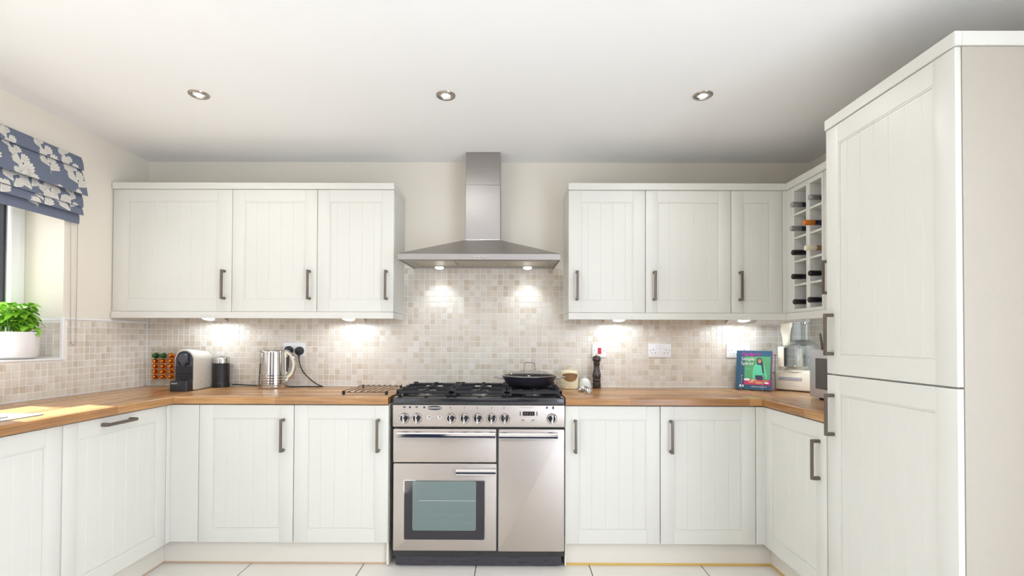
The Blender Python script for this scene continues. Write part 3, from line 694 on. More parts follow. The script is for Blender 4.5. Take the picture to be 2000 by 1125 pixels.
# ------------------------------------------------------------------ range cooker
def range_cooker():
    t = thing('range_cooker', 'stainless steel range cooker with gas hob and two ovens', 'cooker', (-.174, 2.92, 0))
    xa, xb, yf = -.624, .275, 2.63
    obj('body', G().box(xa+.001, xb-.001, yf+.012, YB-.012, .06, .856, .002), 'enamel', t)
    obj('hob_plate', G().box(xa, xb, 2.612, YB-.014, .8565, .894, .006, 3), 'enamel', t)
    obj('hob_well', G().box(xa+.02, xb-.02, 2.655, YB-.05, .894, .8975, .001), 'enamel', t)
    cp = obj('control_panel', G().box(xa, xb, yf-.012, yf+.011, .741, .855, .003, 2), 'steelpanel', t)
    yp = yf-.012
    F = lambda x, z, d=0: face_m((x, yp-d, z), (1, 0, 0), (0, 0, 1))
    for x in (-.563, -.497, -.320, -.249, -.180, -.107, -.038, .208):
        k = obj('knob', xf(G().lathe([(.027, 0), (.0275, .003), (.024, .008), (.0225, .0115), (.0195, .0120), (.0190, .011)], seg=32), F(x, .787)), 'chrome', t)
        obj('knob_face', xf(G().lathe([(.0192, .0), (.0192, .013), (.0182, .0145), (0, .0148)], seg=32), F(x, .787)), 'rubber', k)
        g = G().prism([(-.0048, -.026), (.0048, -.026), (.0058, .020), (-.0058, .020)], .012, .027, F(x, .787), .0025, 2)
        obj('grip', g, 'chrome', k)
    for x in (-.434, -.379):
        b = obj('button', xf(G().lathe([(.011, 0), (.011, .003), (.0085, .004)], seg=20), F(x, .791)), 'chrome', t)
        obj('button_cap', xf(G().lathe([(.0088, 0), (.0088, .003), (.0045, .0032), (.0045, .006), (0, .0065)], seg=20), F(x, .791)), 'black', b)
        obj('button_tip', xf(G().lathe([(.0045, .005), (.004, .008), (0, .0085)], seg=14), F(x, .791)), 'chrome', b)
    el = [(.037*math.cos(a)*(1+.0*0), .0105*math.copysign(abs(math.sin(a))**.75, math.sin(a))) for a in [2*PI*i/36 for i in range(36)]]
    bd = obj('badge', G().prism(el, 0, .002, F(-.405, .840)), 'ink', t)
    obj('lettering', text_geo('RANGEMASTER', .0112, F(-.405, .8397, .0021), .0003, .92), 'paleink', bd)
    obj('badge_rim', G().tube([(-.405+u, yp-.002, .840+v) for u, v in el], .0007, 6, closed=True), 'chrome', bd)
    for x in (-.534, -.459, .182):
        obj('indicator', xf(G().lathe([(.0055, 0), (.0055, .0012), (0, .0018)], seg=16), F(x, .843)), 'blue', t)
    obj('lettering', text_geo('Professional +', .013, F(.079, .8445), .0003, .95), 'greyink', cp)
    g = G()
    for x, wd in ((-.563, .014), (-.499, .012)): g.box(x-wd/2, x+wd/2, yp-.0004, yp, .841, .847)
    g.box(.210, .219, yp-.0004, yp, .836, .850)
    for x in (-.320, -.249, -.180, -.107, -.038):
        j = (x+.32)*14
        g.box(x-.004+.004*math.sin(j*3), x+.001+.004*math.sin(j*3), yp-.0004, yp, .839, .844)
    obj('printed_symbol', g, 'ink', cp)
    g = G()
    for x in (-.563, -.499, -.320, -.249, -.180, -.107, -.038, .197):
        for p in ((-.016, .016, .852, .8525), (-.016, .016, .834, .8345)): g.box(x+p[0], x+p[1], yp-.0003, yp, p[2], p[3])
        g.box(x-.017, x-.0166, yp-.0003, yp, .834, .852); g.box(x+.0166, x+.017, yp-.0003, yp, .834, .852); g.box(x-.0004, x+.0004, yp-.0003, yp, .822, .833)
    g.box(.045, .1285, yp-.0003, yp, .767, .7675).box(.0450, .0455, yp-.0003, yp, .767, .795).box(.128, .1285, yp-.0003, yp, .767, .795)
    obj('printed_line', g, 'greyink', cp)
    d = obj('clock_display', G().box(.055, .118, yp-.002, yp, .801, .823, .001), 'screen', t)
    g = G()
    for x in (.068, .079, .095, .106): g.box(x-.0032, x+.0032, yp-.0023, yp-.0019, .8065, .8175)
    obj('dim_digits', g, mat('dim_display_digits', srgb(84, 70, 66), .4, vary=.02), d)
    for x in (.041, .128): obj('display_bar', G().box(x, x+.004, yp-.002, yp, .800, .824, .0008), 'ink', t)
    for x in (.056, .109):
        obj('button', xf(G().lathe([(.007, 0), (.007, .002), (.005, .004), (0, .0045)], seg=18), F(x, .778)), 'chrome', t)
    # doors
    def steel_door(name, x0, x1, z0, z1, hx0, hx1, hz0, hz1):
        dd = obj(name, G().prism(rrect(x1-x0, z1-z0, .006), 0, .022, face_m((x0, yf+.010, z0), (1, 0, 0), (0, 0, 1)), .003, 2), 'steelpanel', t)
        prof = [(0, 0), (0, .006), (-.008, hz1-hz0-.004), (-.014, hz1-hz0), (-.034, hz1-hz0), (-.040, hz1-hz0-.006), (-.040, .006), (-.034, 0)]
        prof = [(.0, .018), (.0, .028), (-.026, .034), (-.036, .030), (-.040, .020), (-.040, .002), (-.034, .0), (-.032, .018)]
        m = Matrix(((0, 0, 1, 0), (1, 0, 0, yf-.012), (0, 1, 0, hz0), (0, 0, 0, 1)))
        obj('handle', G().prism(prof, hx0, hx1, m), 'chrome', dd)
        return dd
    steel_door('grill_door', -.621, -.082, .556, .730, -.592, -.086, .688, .722)
    ov = steel_door('oven_door', -.619, -.080, .097, .550, -.288, -.083, .498, .532)
    steel_door('tall_oven_door', -.070, .2735, .095, .730, -.067, .236, .686, .722)
    yy = yf-.012
    wf = obj('window_glass', G().prism(rrect(.419, .306, .006), 0, .004, face_m((-.5605, yy-.0005, .156), (1, 0, 0), (0, 0, 1)), .001), 'ovenglass', ov)
    g = G()
    for a in (rrect(.421, .308, .007),):
        g.tube([(-.5615+u, yy-.0012, .155+v) for u, v in a], .0022, 6, closed=True)
    obj('window_trim', g, 'chrome', ov)
    obj('inner_screen', G().prism(rrect(.331, .256, .010), 0, .0012, face_m((-.517, yy-.0045, .204), (1, 0, 0), (0, 0, 1)), .0004), 'oveninner', ov)
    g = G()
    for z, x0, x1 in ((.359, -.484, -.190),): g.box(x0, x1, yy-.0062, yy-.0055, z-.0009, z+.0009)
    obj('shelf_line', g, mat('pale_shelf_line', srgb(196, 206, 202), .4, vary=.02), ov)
    obj('lower_shelf_lines', G().box(-.514, -.189, yy-.0060, yy-.0055, .2895, .2905).box(-.46, -.19, yy-.0060, yy-.0055, .2515, .2522), mat('dim_shelf_line', srgb(126, 142, 139), .3, vary=.02), ov)  # two dim lower lines across the inner screen
    # kick plate with slots
    kp = obj('kick_plate', G().box(-.611, .262, 2.650, 2.662, .010, .0925, .002), 'darkplinth', t)
    g = G(); k = 2000/360.0
    slots = [(375, 500, 112), (560, 690, 112), (745, 880, 115), (475, 605, 175), (660, 790, 175), (385, 515, 228), (570, 700, 228), (755, 880, 228), (1195, 1325, 118), (1380, 1510, 118), (1290, 1415, 178), (1195, 1325, 232), (1385, 1510, 232)]
    for a, b, y in slots:
        z = .0925-(y-85)/k/35.0*.0865*1.0
        x0 = -.617+(a/k-11)/326*.873+.006; x1 = -.617+(b/k-11)/326*.873+.006
        g.box(x0, x1, 2.6488, 2.6500, z-.0016, z+.0016)
    obj('vent_slots', g, mat('slot_shadow_black', srgb(44, 42, 46), .6, vary=.02), kp)
    obj('rail', G().box(-.081, -.071, yf+.002, yf+.011, .095, .74), 'enamel', t)
    for x in (-.55, .2): obj('foot', G().lathe([(.018, 0), (.018, .01), (.012, .014), (.012, .06)], (x, 2.75, .0005), 14), 'black', t)
    for x in (-.55, .2): obj('foot', G().lathe([(.018, 0), (.018, .01), (.012, .014), (.012, .06)], (x, 3.1, .0005), 14), 'black', t)
    for x in (-.5305, -.185, .18): obj('screw', xf(G().lathe([(.005, 0), (.005, .001), (.002, .0012), (0, .0006)], seg=14), face_m((x, 2.650, .035), (1, 0, 0), (0, 0, 1))), 'iron', kp)
    # burners
    def burner(x, y, r):
        b = obj('burner', G().lathe([(r*1.25, 0), (r*1.25, .004), (r, .006), (r, .014), (r*.95, .017), (0, .018)], (x, y, .8976), 28), 'alu', t)
        obj('burner_cap', G().lathe([(r*.72, .0175), (r*.72, .021), (r*.62, .0235), (0, .0245)], (x, y, .8976), 28), 'iron', b)
    for x, y, r in ((-.475, 2.76, .030), (-.475, 3.03, .036), (-.170, 2.76, .040), (-.170, 3.03, .030)): burner(x, y, r)
    b = obj('burner', G().lathe([(.075, 0), (.075, .004), (.062, .008), (.062, .016), (.045, .016), (.045, .008), (.03, .008), (.03, .017), (0, .018)], (.115, 2.89, .8976), 32), 'alu', t)
    obj('burner_cap', G().lathe([(.025, .0175), (.025, .022), (0, .024)], (.115, 2.89, .8976), 24), 'iron', b)
    # three cast-iron pan supports
    for x0, x1, wok in ((-.612, -.325, 0), (-.320, -.030, 0), (-.025, .263, 1)):
        g = G(); y0, y1 = 2.650, 3.14; zt, zb = .925, .911; q = .006
        for x in (x0+q, x1-q): g.box(x-q, x+q, y0, y1, zb, zt, .002)
        for y in (y0+q, y1-q, (y0+y1)/2): g.box(x0, x1, y-q, y+q, zb, zt, .002)
        for x in (x0+.012, x1-.012):
            for y in (y0+.010, y0+.16, (y0+y1)/2, y1-.16, y1-.010):
                g.box(x-.013, x+.013, y-.009, y+.009, .898, .9325, .003)
        xm = (x0+x1)/2
        if not wok:
            for yc in (2.76, 3.03):
                g.box(xm-.006, xm+.006, yc-.115 if yc < 2.9 else yc-.125, yc-.035, zb, .931, .002).box(xm-.006, xm+.006, yc+.035, yc+.115, zb, .931, .002)
                g.box(x0+.01, xm-.05, yc-.006, yc+.006, zb, .931, .002).box(xm+.05, x1-.01, yc-.006, yc+.006, zb, .931, .002)
                for s in (-1, 1): g.box(xm-.009, xm+.009, yc+s*.04-.006, yc+s*.04+.006, .918, .936, .003)
        else:
            for a in range(6):
                an = a*PI/3+PI/6
                g.cyl((xm+.065*math.cos(an), 2.895+.065*math.sin(an), .921), (xm+.135*math.cos(an), 2.895+.135*math.sin(an), .921), .007, 6)
            for yy2 in (2.72, 3.06): g.box(x0+.01, x1-.01, yy2-.006, yy2+.006, zb, zt, .002)
            g.box(xm-.006, xm+.006, 2.66, 2.76, zb, .931, .002).box(xm-.006, xm+.006, 3.03, 3.13, zb, .931, .002)
        obj('pan_support', g, 'iron', t)
range_cooker()

# ------------------------------------------------------------------ ceiling downlights
def downlight(x, y, label):
    t = thing('downlight', label, 'light', (x, y, ZC), 0, 'recessed ceiling downlights')
    D = Matrix.Rotation(PI, 4, 'X')
    obj('ring', xf(G().lathe([(.030, .002), (.033, .006), (.040, .0075), (.044, .005), (.0455, .0002)], seg=36), D), 'nickel', t, world=False)
    obj('inner_ring', xf(G().lathe([(.026, .003), (.028, .0065), (.0305, .004)], seg=36), D), 'chrome', t, world=False)
    obj('lens', xf(G().lathe([(.027, .0025), (.018, .0045), (0, .005)], seg=30), D), 'lenswarm', t, world=False)
    lamp('downlight_lamp', 'SPOT', DOWN_W, (x, y, ZC-.02), (0, 0, -1), (0.98, 0.99, 1.0), spot_size=math.radians(176), spot_blend=0.75, shadow_soft_size=.03)
for x, y, l in ((-1.470, 2.318, 'recessed downlight in the ceiling, nearest the window'), (-.315, 2.322, 'recessed downlight in the ceiling in front of the hood chimney'), (.884, 2.318, 'recessed downlight in the ceiling, nearest the larder')): downlight(x, y, l)
for x, n in ((-1.470, 'window'), (-.315, 'middle'), (.884, 'larder')):  # further downlights out of view, added for the room light
    for y, r in ((.75, 'over the camera'), (-.85, 'behind the camera')): downlight(x, y, f'recessed downlight in the ceiling {r}, {n} row')

# ------------------------------------------------------------------ roman blind
def clip_poly(P, lo, hi):
    for s, lim in ((1, hi), (-1, -lo)):
        out = []
        for i in range(len(P)):
            a, b = P[i], P[(i+1) % len(P)]; da, db = lim-s*a[1], lim-s*b[1]
            if da >= 0: out.append(a)
            if da*db < 0:
                t = da/(da-db); out.append((a[0]+(b[0]-a[0])*t, a[1]+(b[1]-a[1])*t))
        P = out
        if len(P) < 3: return []
    return P
def roman_blind():
    ya, yb = 1.30, 2.669
    t = thing('roman_blind', 'blue roman blind with cream leaf sprigs, folded up over the window', 'blind', (-2.33, (ya+yb)/2, 2.17))
    obj('headrail', G().box(XL+.001, -2.328, ya+.01, yb-.01, 2.135, 2.166, .002), 'upvc', t)
    folds = [(-2.322, 2.170, -2.306, 2.100), (-2.320, 2.104, -2.282, 1.962), (-2.322, 1.985, -2.306, 1.900), (-2.324, 1.915, -2.304, 1.858), (-2.334, 1.880, -2.328, 1.812)]
    # sprigs in cloth coordinates (y to the corner, s downwards)
    rnd = random.Random(5); leaves = []; stems = []; veins = []
    def leaf(y, s, a, L, wd):
        P = []; n = 36; ca, sa = math.cos(a), math.sin(a)
        R = lambda u, v: (y+u*ca-v*sa, s+u*sa+v*ca)
        for i in range(n+1):
            f = -1+2*i/n; an = f*wd; r = L*(1-.26*abs(f)**1.6)*(.80+.20*abs(math.cos(f*2.5*PI))**.7)*(1+.03*math.cos(i*PI))
            P.append(R(r*math.cos(an), r*math.sin(an)))
        P = [R(0, -.003), ]+P+[R(0, .003)]
        leaves.append(P)
        for q in (-.6, -.2, .2, .6):
            an = q*wd; e = L*.80; b0 = L*.25
            p0, p1 = R(b0*math.cos(an*.9), b0*math.sin(an*.9)), R(e*math.cos(an), e*math.sin(an)); dx, dy = p1[0]-p0[0], p1[1]-p0[1]; m = math.hypot(dx, dy); nx, ny = -dy/m*.0007, dx/m*.0007
            veins.append([(p0[0]-nx, p0[1]-ny), (p1[0]-nx, p1[1]-ny), (p1[0]+nx, p1[1]+ny), (p0[0]+nx, p0[1]+ny)])
    def sprig(y, s, H, lean):
        pts = [(y+lean*(k/10)**1.5*H+.012*math.sin(k*.6), s-H*k/10) for k in range(11)]
        for a, b in zip(pts, pts[1:]): stems.append([(a[0]-.0022, a[1]), (a[0]+.0022, a[1]), (b[0]+.0018, b[1]), (b[0]-.0018, b[1])])
        for k in range(1, 11, 1 if H > .17 else 2):
            p = pts[k]; sd = 1 if (k//(1 if H > .17 else 2)) % 2 else -1; L = .070-.024*k/10
            a = -PI/2+sd*(.85-.30*k/10)
            leaf(p[0], p[1], a, L*rnd.uniform(.85, 1.15), .56)
        leaf(pts[10][0], pts[10][1], -PI/2, .050, .55)
    yy = 2.612; k = 0
    while yy > 1.25:
        sprig(yy, (.205, .165, .22)[k % 3], .20, -.30); sprig(yy-.035, (.375, .41, .345)[k % 3], .13, .3); sprig(yy-.09, (.335, .30, .39)[k % 3], .08, -.2); yy -= .150; k += 1
    s0 = 0
    for x0, z0, x1, z1 in folds:
        L = math.hypot(x1-x0, z1-z0); nx, nz = (z0-z1)/L, (x1-x0)/L
        prof = [(x0+(x1-x0)*q-.004*0+nx*.004*math.sin(PI*q), z0+(z1-z0)*q+nz*.004*math.sin(PI*q)) for q in [i/10 for i in range(11)]]
        back = [(x1-.004, z1-.001), (x1-.009, z1+.003)]+[(p[0]-.008, p[1]) for p in prof[::-1][1:]]
        m = Matrix(((1, 0, 0, 0), (0, 0, 1, 0), (0, 1, 0, 0), (0, 0, 0, 1)))
        f = obj('fold', G().prism((prof+back)[::-1], ya, yb, m), 'fabric', t, ang=50)
        def place(P, d):
            # subdivide in s so that prints follow the bulge
            out = G()
            st = 7
            for i in range(st):
                a, b = s0+L*i/st, s0+L*(i+1)/st; Q = clip_poly(P, a, b)
                if len(Q) < 3: continue
                Q = [(min(q[0], yb-.0005), q[1]) for q in Q]
                V = []
                for (y, s) in Q:
                    q = min(1, max(0, (s-s0)/L)); bul = .004*math.sin(PI*q)+d
                    V.append((x0+(x1-x0)*q+nx*bul, y, z0+(z1-z0)*q+nz*bul))
                out.mesh(V, [tuple(range(len(V)))])
            return out
        def layer(polys, name, m, d):
            g = G(); any_ = False
            for P in polys:
                if max(q[1] for q in P) < s0 or min(q[1] for q in P) > s0+L or max(q[0] for q in P) < ya: continue
                o = place(P, d); me = bpy.data.meshes.new('x'); o.b.to_mesh(me); o.b.free(); g.b.from_mesh(me); bpy.data.meshes.remove(me); any_ = True
            if any_: tag(obj(name, g, m, f, smooth=False), kind='stuff')
        layer(stems, 'stem_print', 'printline', .0005); layer(leaves, 'leaf_print', 'print', .0007); layer(veins, 'vein_print', 'printline', .0010)
        s0 += L
    pts = [(-2.338, 2.628, 1.86), (-2.336, 2.632, 1.5), (-2.336, 2.637, 1.2), (-2.336, 2.640, 1.175), (-2.336, 2.650, 1.160), (-2.336, 2.661, 1.163), (-2.336, 2.668, 1.18), (-2.336, 2.669, 1.3), (-2.337, 2.671, 1.6), (-2.338, 2.672, 1.86)]
    obj('pull_chain', G().tube(spline(pts, 5), .0013, 6), 'cord', t)
roman_blind()

# ------------------------------------------------------------------ basil
def basil():
    X, Y, Z = -2.445, 2.435, 1.095
    t = thing('potted_basil', 'leafy basil in a round pale pot on the window sill', 'plant', (X, Y, Z))
    obj('pot', G().lathe([(0, .0005), (.070, .0005), (.084, .003), (.094, .011), (.0985, .024), (.100, .05), (.100, .130), (.0985, .1335), (.095, .132), (.093, .10), (0, .098)], seg=48), 'pot', t, world=False)
    obj('compost', G().lathe([(.0925, .104), (.05, .112), (0, .114)], seg=24), 'soil', t, world=False)
    rnd = random.Random(11); variants = []
    for v in range(3):
        V = []; F = []; L, W = (.050, .040) if v == 0 else ((.042, .036) if v == 1 else (.057, .044)); n = 6
        for i in range(n+1):
            u = i/n; hw = W/2*math.sin(PI*min(1, u*.94+.03))**.75*(1.1-.35*u); drop = -.016*u*u*(1+v*.3)
            for k in (-1, -.5, 0, .5, 1): V.append((L*u, hw*k, drop+.010*(abs(k)**1.5)*math.sin(PI*u)*.7+.003*(1-abs(k))*math.sin(PI*u)))
        for i in range(n):
            for k in range(4): a = i*5+k; F.append((a, a+1, a+6, a+5))
        me = bpy.data.meshes.new('leaf'); me.from_pydata(V, [], F); me.materials.append(M['leaf'])
        for p in me.polygons: p.use_smooth = True
        variants.append(me)
    from mathutils import Euler
    g = G(); spots = []
    for i in range(26):
        a = rnd.uniform(0, 2*PI) if i > 5 else (-.9+.35*i); r0 = rnd.uniform(.01, .07); sp = rnd.uniform(.01, .05)
        H = rnd.uniform(.05, .155); b = Vector((r0*math.cos(a), r0*math.sin(a), .105)); e = Vector(((r0+sp)*math.cos(a), (r0+sp)*math.sin(a), .115+H)); mid = (b+e)/2+Vector((0, 0, .012))
        pts = spline([b, mid, e], 4); g.tube(pts, .0018, 5)
        for q in (len(pts)//2, len(pts)*3//4, len(pts)-1):
            spots.append((pts[q], a, q == len(pts)-1))
    obj('stems', g, 'stem', t, world=False)
    for p, a, top in spots:
        for s in range(4 if top else 2):
            an = a+(s*PI/2 if top else (s*PI+PI/2))+rnd.uniform(-.5, .5)
            sc_ = rnd.uniform(.9, 1.3)*(.85 if top else 1)
            o = sh('leaf', rnd.choice(variants), None, t, p, Euler((rnd.uniform(-.3, .3), rnd.uniform(-.5, .35), an)))
            o.scale = (sc_, sc_, sc_)
    for k, (dx, dy, dz) in enumerate(((.085, .045, .150), (.095, .030, .135), (.070, .065, .185), (.060, .05, .21))):
        o = sh('leaf', variants[k % 3], None, t, (dx*.75, dy*.75, dz), Euler((.1, .15, math.atan2(dy, dx)+(-.5+.3*k))))
basil()

# ------------------------------------------------------------------ sink drainer
def drainer():
    t = thing('sink_drainer', 'stainless steel sink drainer let into the worktop by the window', 'sink', (-2.06, 1.6, ZW))
    x0, x1, y0, y1 = -2.270, -1.857, 1.20, 2.000
    g = G()
    out = [(x0+u, y0+v) for u, v in rrect(x1-x0, y1-y0, .03, 6)]; inn = [(x0+.022+u, y0+.022+v) for u, v in rrect(x1-x0-.044, y1-y0-.044, .022, 6)]
    V = [(a, b, ZW+.0003) for a, b in out]+[(a, b, ZW+.004) for a, b in [(x0+.003+u, y0+.003+v) for u, v in rrect(x1-x0-.006, y1-y0-.006, .028, 6)]]+[(a, b, ZW+.004) for a, b in inn]+[(a, b, ZW+.0012) for a, b in [(x0+.027+u, y0+.027+v) for u, v in rrect(x1-x0-.054, y1-y0-.054, .018, 6)]]
    n = len(out); F = [(r*n+i, r*n+(i+1) % n, (r+1)*n+(i+1) % n, (r+1)*n+i) for r in range(3) for i in range(n)]+[tuple(3*n+i for i in range(n))]
    obj('tray', g.mesh(V, F), 'steel', t)
    for k in range(6):
        x = x0+.08+.052*k
        obj('ridge', G().tube([(x, y0+.08, ZW+.0030), (x, y1-.09, ZW+.0030)], .0018, 8), 'steel', t)
drainer()

# ------------------------------------------------------------------ coffee corner
def coffee_machine():
    t = thing('coffee_machine', 'pale capsule coffee machine with black front beside the milk frother', 'coffee machine', (-1.922, 3.015, ZW), math.radians(5))
    hw, H = .054, .243
    arch = [(hw, .004), (hw, H-hw*1.15)]+[(hw*math.cos(a), H-hw*1.15+hw*1.15*math.sin(a)) for a in [PI*i/16 for i in range(1, 16)]]+[(-hw, H-hw*1.15), (-hw, .004)]
    m = face_m((0, .115, 0), (1, 0, 0), (0, 0, 1))
    g = G().prism(arch, 0, .215, m, .004, 2)
    # rounded rear shoulder
    for v in g.b.verts:
        if v.co.y > .05 and v.co.z > .12: v.co.z -= (v.co.y-.05)*.25*(v.co.z-.12)/.12
    obj('housing', g, 'machine', t, world=False)
    hi = .0485; Hi = .232
    arch2 = [(hi, .062), (hi, Hi-hi*1.15)]+[(hi*math.cos(a), Hi-hi*1.15+hi*1.15*math.sin(a)) for a in [PI*i/16 for i in range(1, 16)]]+[(-hi, Hi-hi*1.15), (-hi, .062)]
    fp = obj('front_panel', G().prism(arch2, 0, .004, face_m((0, -.1, 0), (1, 0, 0), (0, 0, 1)), .0015), 'grey', t, world=False)
    tear = [(.028*math.cos(a), .190+.028*math.sin(a)) for a in [(-.35+i*(PI+.7)/18) for i in range(19)]]+[(-.004, .140), (.004, .140)]
    obj('lever', G().prism(tear, 0, .020, face_m((0, -.104, 0), (1, 0, 0), (0, 0, 1)), .006, 3), 'grey', t, world=False)
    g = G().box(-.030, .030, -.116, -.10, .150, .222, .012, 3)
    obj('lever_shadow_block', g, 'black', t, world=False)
    for k in range(9):
        obj('slat', G().box(-.0475, .0475, -.1085, -.1035, .064+.0092*k, .0705+.0092*k, .0012), 'black', t, world=False)
    out = [(-.057, -.095), (-.057, -.135)]+[(-.042+.015*math.cos(a), -.135+.020*math.sin(a)) for a in [PI+i*PI/2/5 for i in range(1, 6)]]+[(.032+.015*math.cos(a), -.135+.020*math.sin(a)) for a in [1.5*PI+i*PI/2/5 for i in range(0, 6)]]+[(.047, -.095)]
    dt = obj('drip_tray', G().prism(out, .0005, .060, None, .003, 2), 'black', t, world=False)
    obj('lettering', text_geo('KRUPS', .0105, face_m((-.026, -.1553, .046), (1, 0, 0), (0, 0, 1)), .0003, 1.15), 'paleink', dt, world=False)
    obj('cup_grid', G().box(-.035, .035, -.145, -.106, .0602, .0612, .0004), 'iron', dt, world=False)
    obj('drip_button', G().lathe([(.005, .060), (.005, .063), (0, .0635)], (0, -.125, 0), 14), 'chrome', dt, world=False)
    obj('water_tank', G().box(-.045, .045, .117, .160, .030, .175, .010, 3), 'acrylic', t, world=False)
    obj('tank_base', G().box(-.050, .036, .10, .165, .0005, .029, .004), 'black', t, world=False)
    obj('top_slider', G().box(-.018, .018, -.085, .02, .2425, .2475, .0015), 'chrome', t, world=False)
    obj('side_screw', G().cyl((.0535, -.028, .045), (.0548, -.028, .045), .0025, 10), 'ink', t, world=False)
    obj('foot_plate', G().box(-.05, .05, -.09, .10, .0005, .0045), 'black', t, world=False)
coffee_machine()
def frother():
    t = thing('milk_frother', 'black ribbed milk frother with a chrome lid', 'milk frother', (-1.826, 3.135, ZW))
    prof = [(.046, .0005), (.0485, .003), (.0485, .030), (.0465, .032)]
    obj('base', G().lathe(prof, seg=40), 'black', t, world=False)
    prof = [(.0465, .0325)]
    for k in range(17):
        z = .034+k*.0067; prof += [(.0462, z), (.0470, z+.0018), (.0470, z+.0048), (.0462, z+.0062)]
    prof += [(.0462, .150)]
    obj('jug', G().lathe(prof, seg=40), 'black', t, world=False)
    obj('lid', G().lathe([(.0465, .1505), (.0478, .152), (.0478, .183), (.0465, .187), (.040, .1895), (.012, .190), (.010, .196), (0, .197)], seg=40), 'chrome', t, world=False)
frother()
# capsule board and capsules
bx0, bx1, by = -2.318, -2.095, 3.198
t = thing('capsule_holder', 'clear acrylic coffee capsule board propped against the corner tiles', 'capsule holder', (-2.206, by, ZW))
obj('board', G().box(bx0, bx1, by, by+.003, ZW+.001, 1.142, .0008), 'acrylic', t)
obj('ledge', G().box(bx0, bx1, by-.030, by-.0005, ZW+.0005, ZW+.0035, .0006), 'acrylic', t)
for x in (bx0+.018, bx1-.018):
    for z in (.930, 1.126): obj('stud', xf(G().lathe([(.004, 0), (.003, .002), (0, .0024)], seg=12), face_m((x, by, z), (1, 0, 0), (0, 0, 1))), 'nickel', t)
for c in range(5):
    x = -2.281+.0492*c
    if x > bx1-.018: break
    obj('rail', G().box(x-.0235, x-.0215, by-.007, by-.0003, .925, 1.12, .0005), 'acrylic', t)
rows = ['top', 'second', 'middle', 'fourth', 'bottom']; colw = ['column by the window wall', 'second column from the window wall', 'third column, next to the coffee machine', 'column mostly hidden behind the coffee machine']
def capsule_mesh(m):
    g = G().lathe([(.0185, 0), (.0188, .0008), (.0185, .0016), (.0150, .0018), (.0140, .010), (.0122, .021), (.0100, .026), (.0060, .0285), (.0050, .0275), (0, .0270)], seg=24)
    bmesh.ops.recalc_face_normals(g.b, faces=g.b.faces[:]); me = bpy.data.meshes.new('coffee_capsule'); g.b.to_mesh(me); g.b.free(); me.materials.append(M[m])
    for p in me.polygons: p.use_smooth = True
    me.set_sharp_from_angle(angle=.7); return me
cm = {'copper': capsule_mesh('copper'), 'green': capsule_mesh('greenfoil')}
for c in range(4):
    for r in range(5):
        cn = 'green' if (r == 0 and c < 2) else 'copper'
        o = bpy.data.objects.new('coffee_capsule', cm[cn]); COL.objects.link(o)
        o.location = (-2.281+.0492*c, by-.0008, 1.087-.0338*r); o.rotation_euler = (PI/2, 0, 0)
        tag(o, f'{cn} coffee capsule, {rows[r]} row, {colw[c]}', 'capsule', 'coffee capsules in the holder')

# ------------------------------------------------------------------ kettle
def kettle():
    t = thing('kettle', 'polished steel jug kettle with cream handle in front of the plugs', 'kettle', (-1.480, 3.098, ZW))
    obj('power_base', G().lathe([(.0855, .0005), (.087, .003), (.087, .017), (.085, .020), (.0, .020)], seg=48), 'chrome', t, world=False)
    R = lambda z: .0850-.0090*(z/.23)**1.2
    prof = [(.084, .021), (R(.023), .023)]
    for z in (.034, .049, .064, .080): prof += [(R(z)-.0002, z-.0035), (R(z)+.0022, z-.0015), (R(z)+.0022, z+.0015), (R(z)-.0002, z+.0035)]
    prof += [(R(z), z) for z in (.10, .12, .14, .16, .18, .20, .22, .228)]+[(R(.23)-.002, .2315)]
    obj('body', G().lathe(prof, seg=56), 'chrome', t, world=False)
    obj('lid', G().lathe([(.0725, .2318), (.070, .2345), (.03, .2375), (.012, .238), (.010, .2385), (0, .2387)], seg=40), 'chrome', t, world=False)
    sp = [(-.066, -.014, .228), (-.090, 0, .229), (-.066, .014, .228), (-.070, -.012, .205), (-.083, 0, .212), (-.070, .012, .205)]
    obj('spout', G().mesh(sp, [(0, 1, 2), (3, 5, 4), (0, 3, 4, 1), (1, 4, 5, 2), (2, 5, 3, 0)]), 'chrome', t, world=False)
    ctl = [(.060, 0, .224), (.082, 0, .222), (.110, 0, .198), (.126, 0, .158), (.124, 0, .118), (.108, 0, .084), (.086, 0, .062)]
    h = obj('handle', G().tube(spline(ctl, 6), .0105, 12, flat=(1, .8)), 'offwhite', t, world=False)
    ct2 = [(p[0]+(.006 if i else 0), 0, p[2]+.003) for i, p in enumerate(ctl)]
    obj('handle_strap', G().tube(spline([(.066, 0, .230), (.086, 0, .230), (.118, 0, .203), (.1355, 0, .160), (.1335, 0, .116), (.116, 0, .079), (.089, 0, .054)], 6), .0058, 10, flat=(1, 1.6)), 'chrome', h, world=False)
    obj('water_gauge', G().box(.078, .0865, -.010, .010, .100, .190, .002), 'grey', t, world=False)
    obj('gauge_mount', G().box(.062, .082, -.016, .016, .055, .222, .004, 2), 'offwhite', t, world=False)
    obj('switch', G().box(.074, .098, -.012, .012, .036, .060, .003, 2), 'chrome', t, world=False)
kettle()

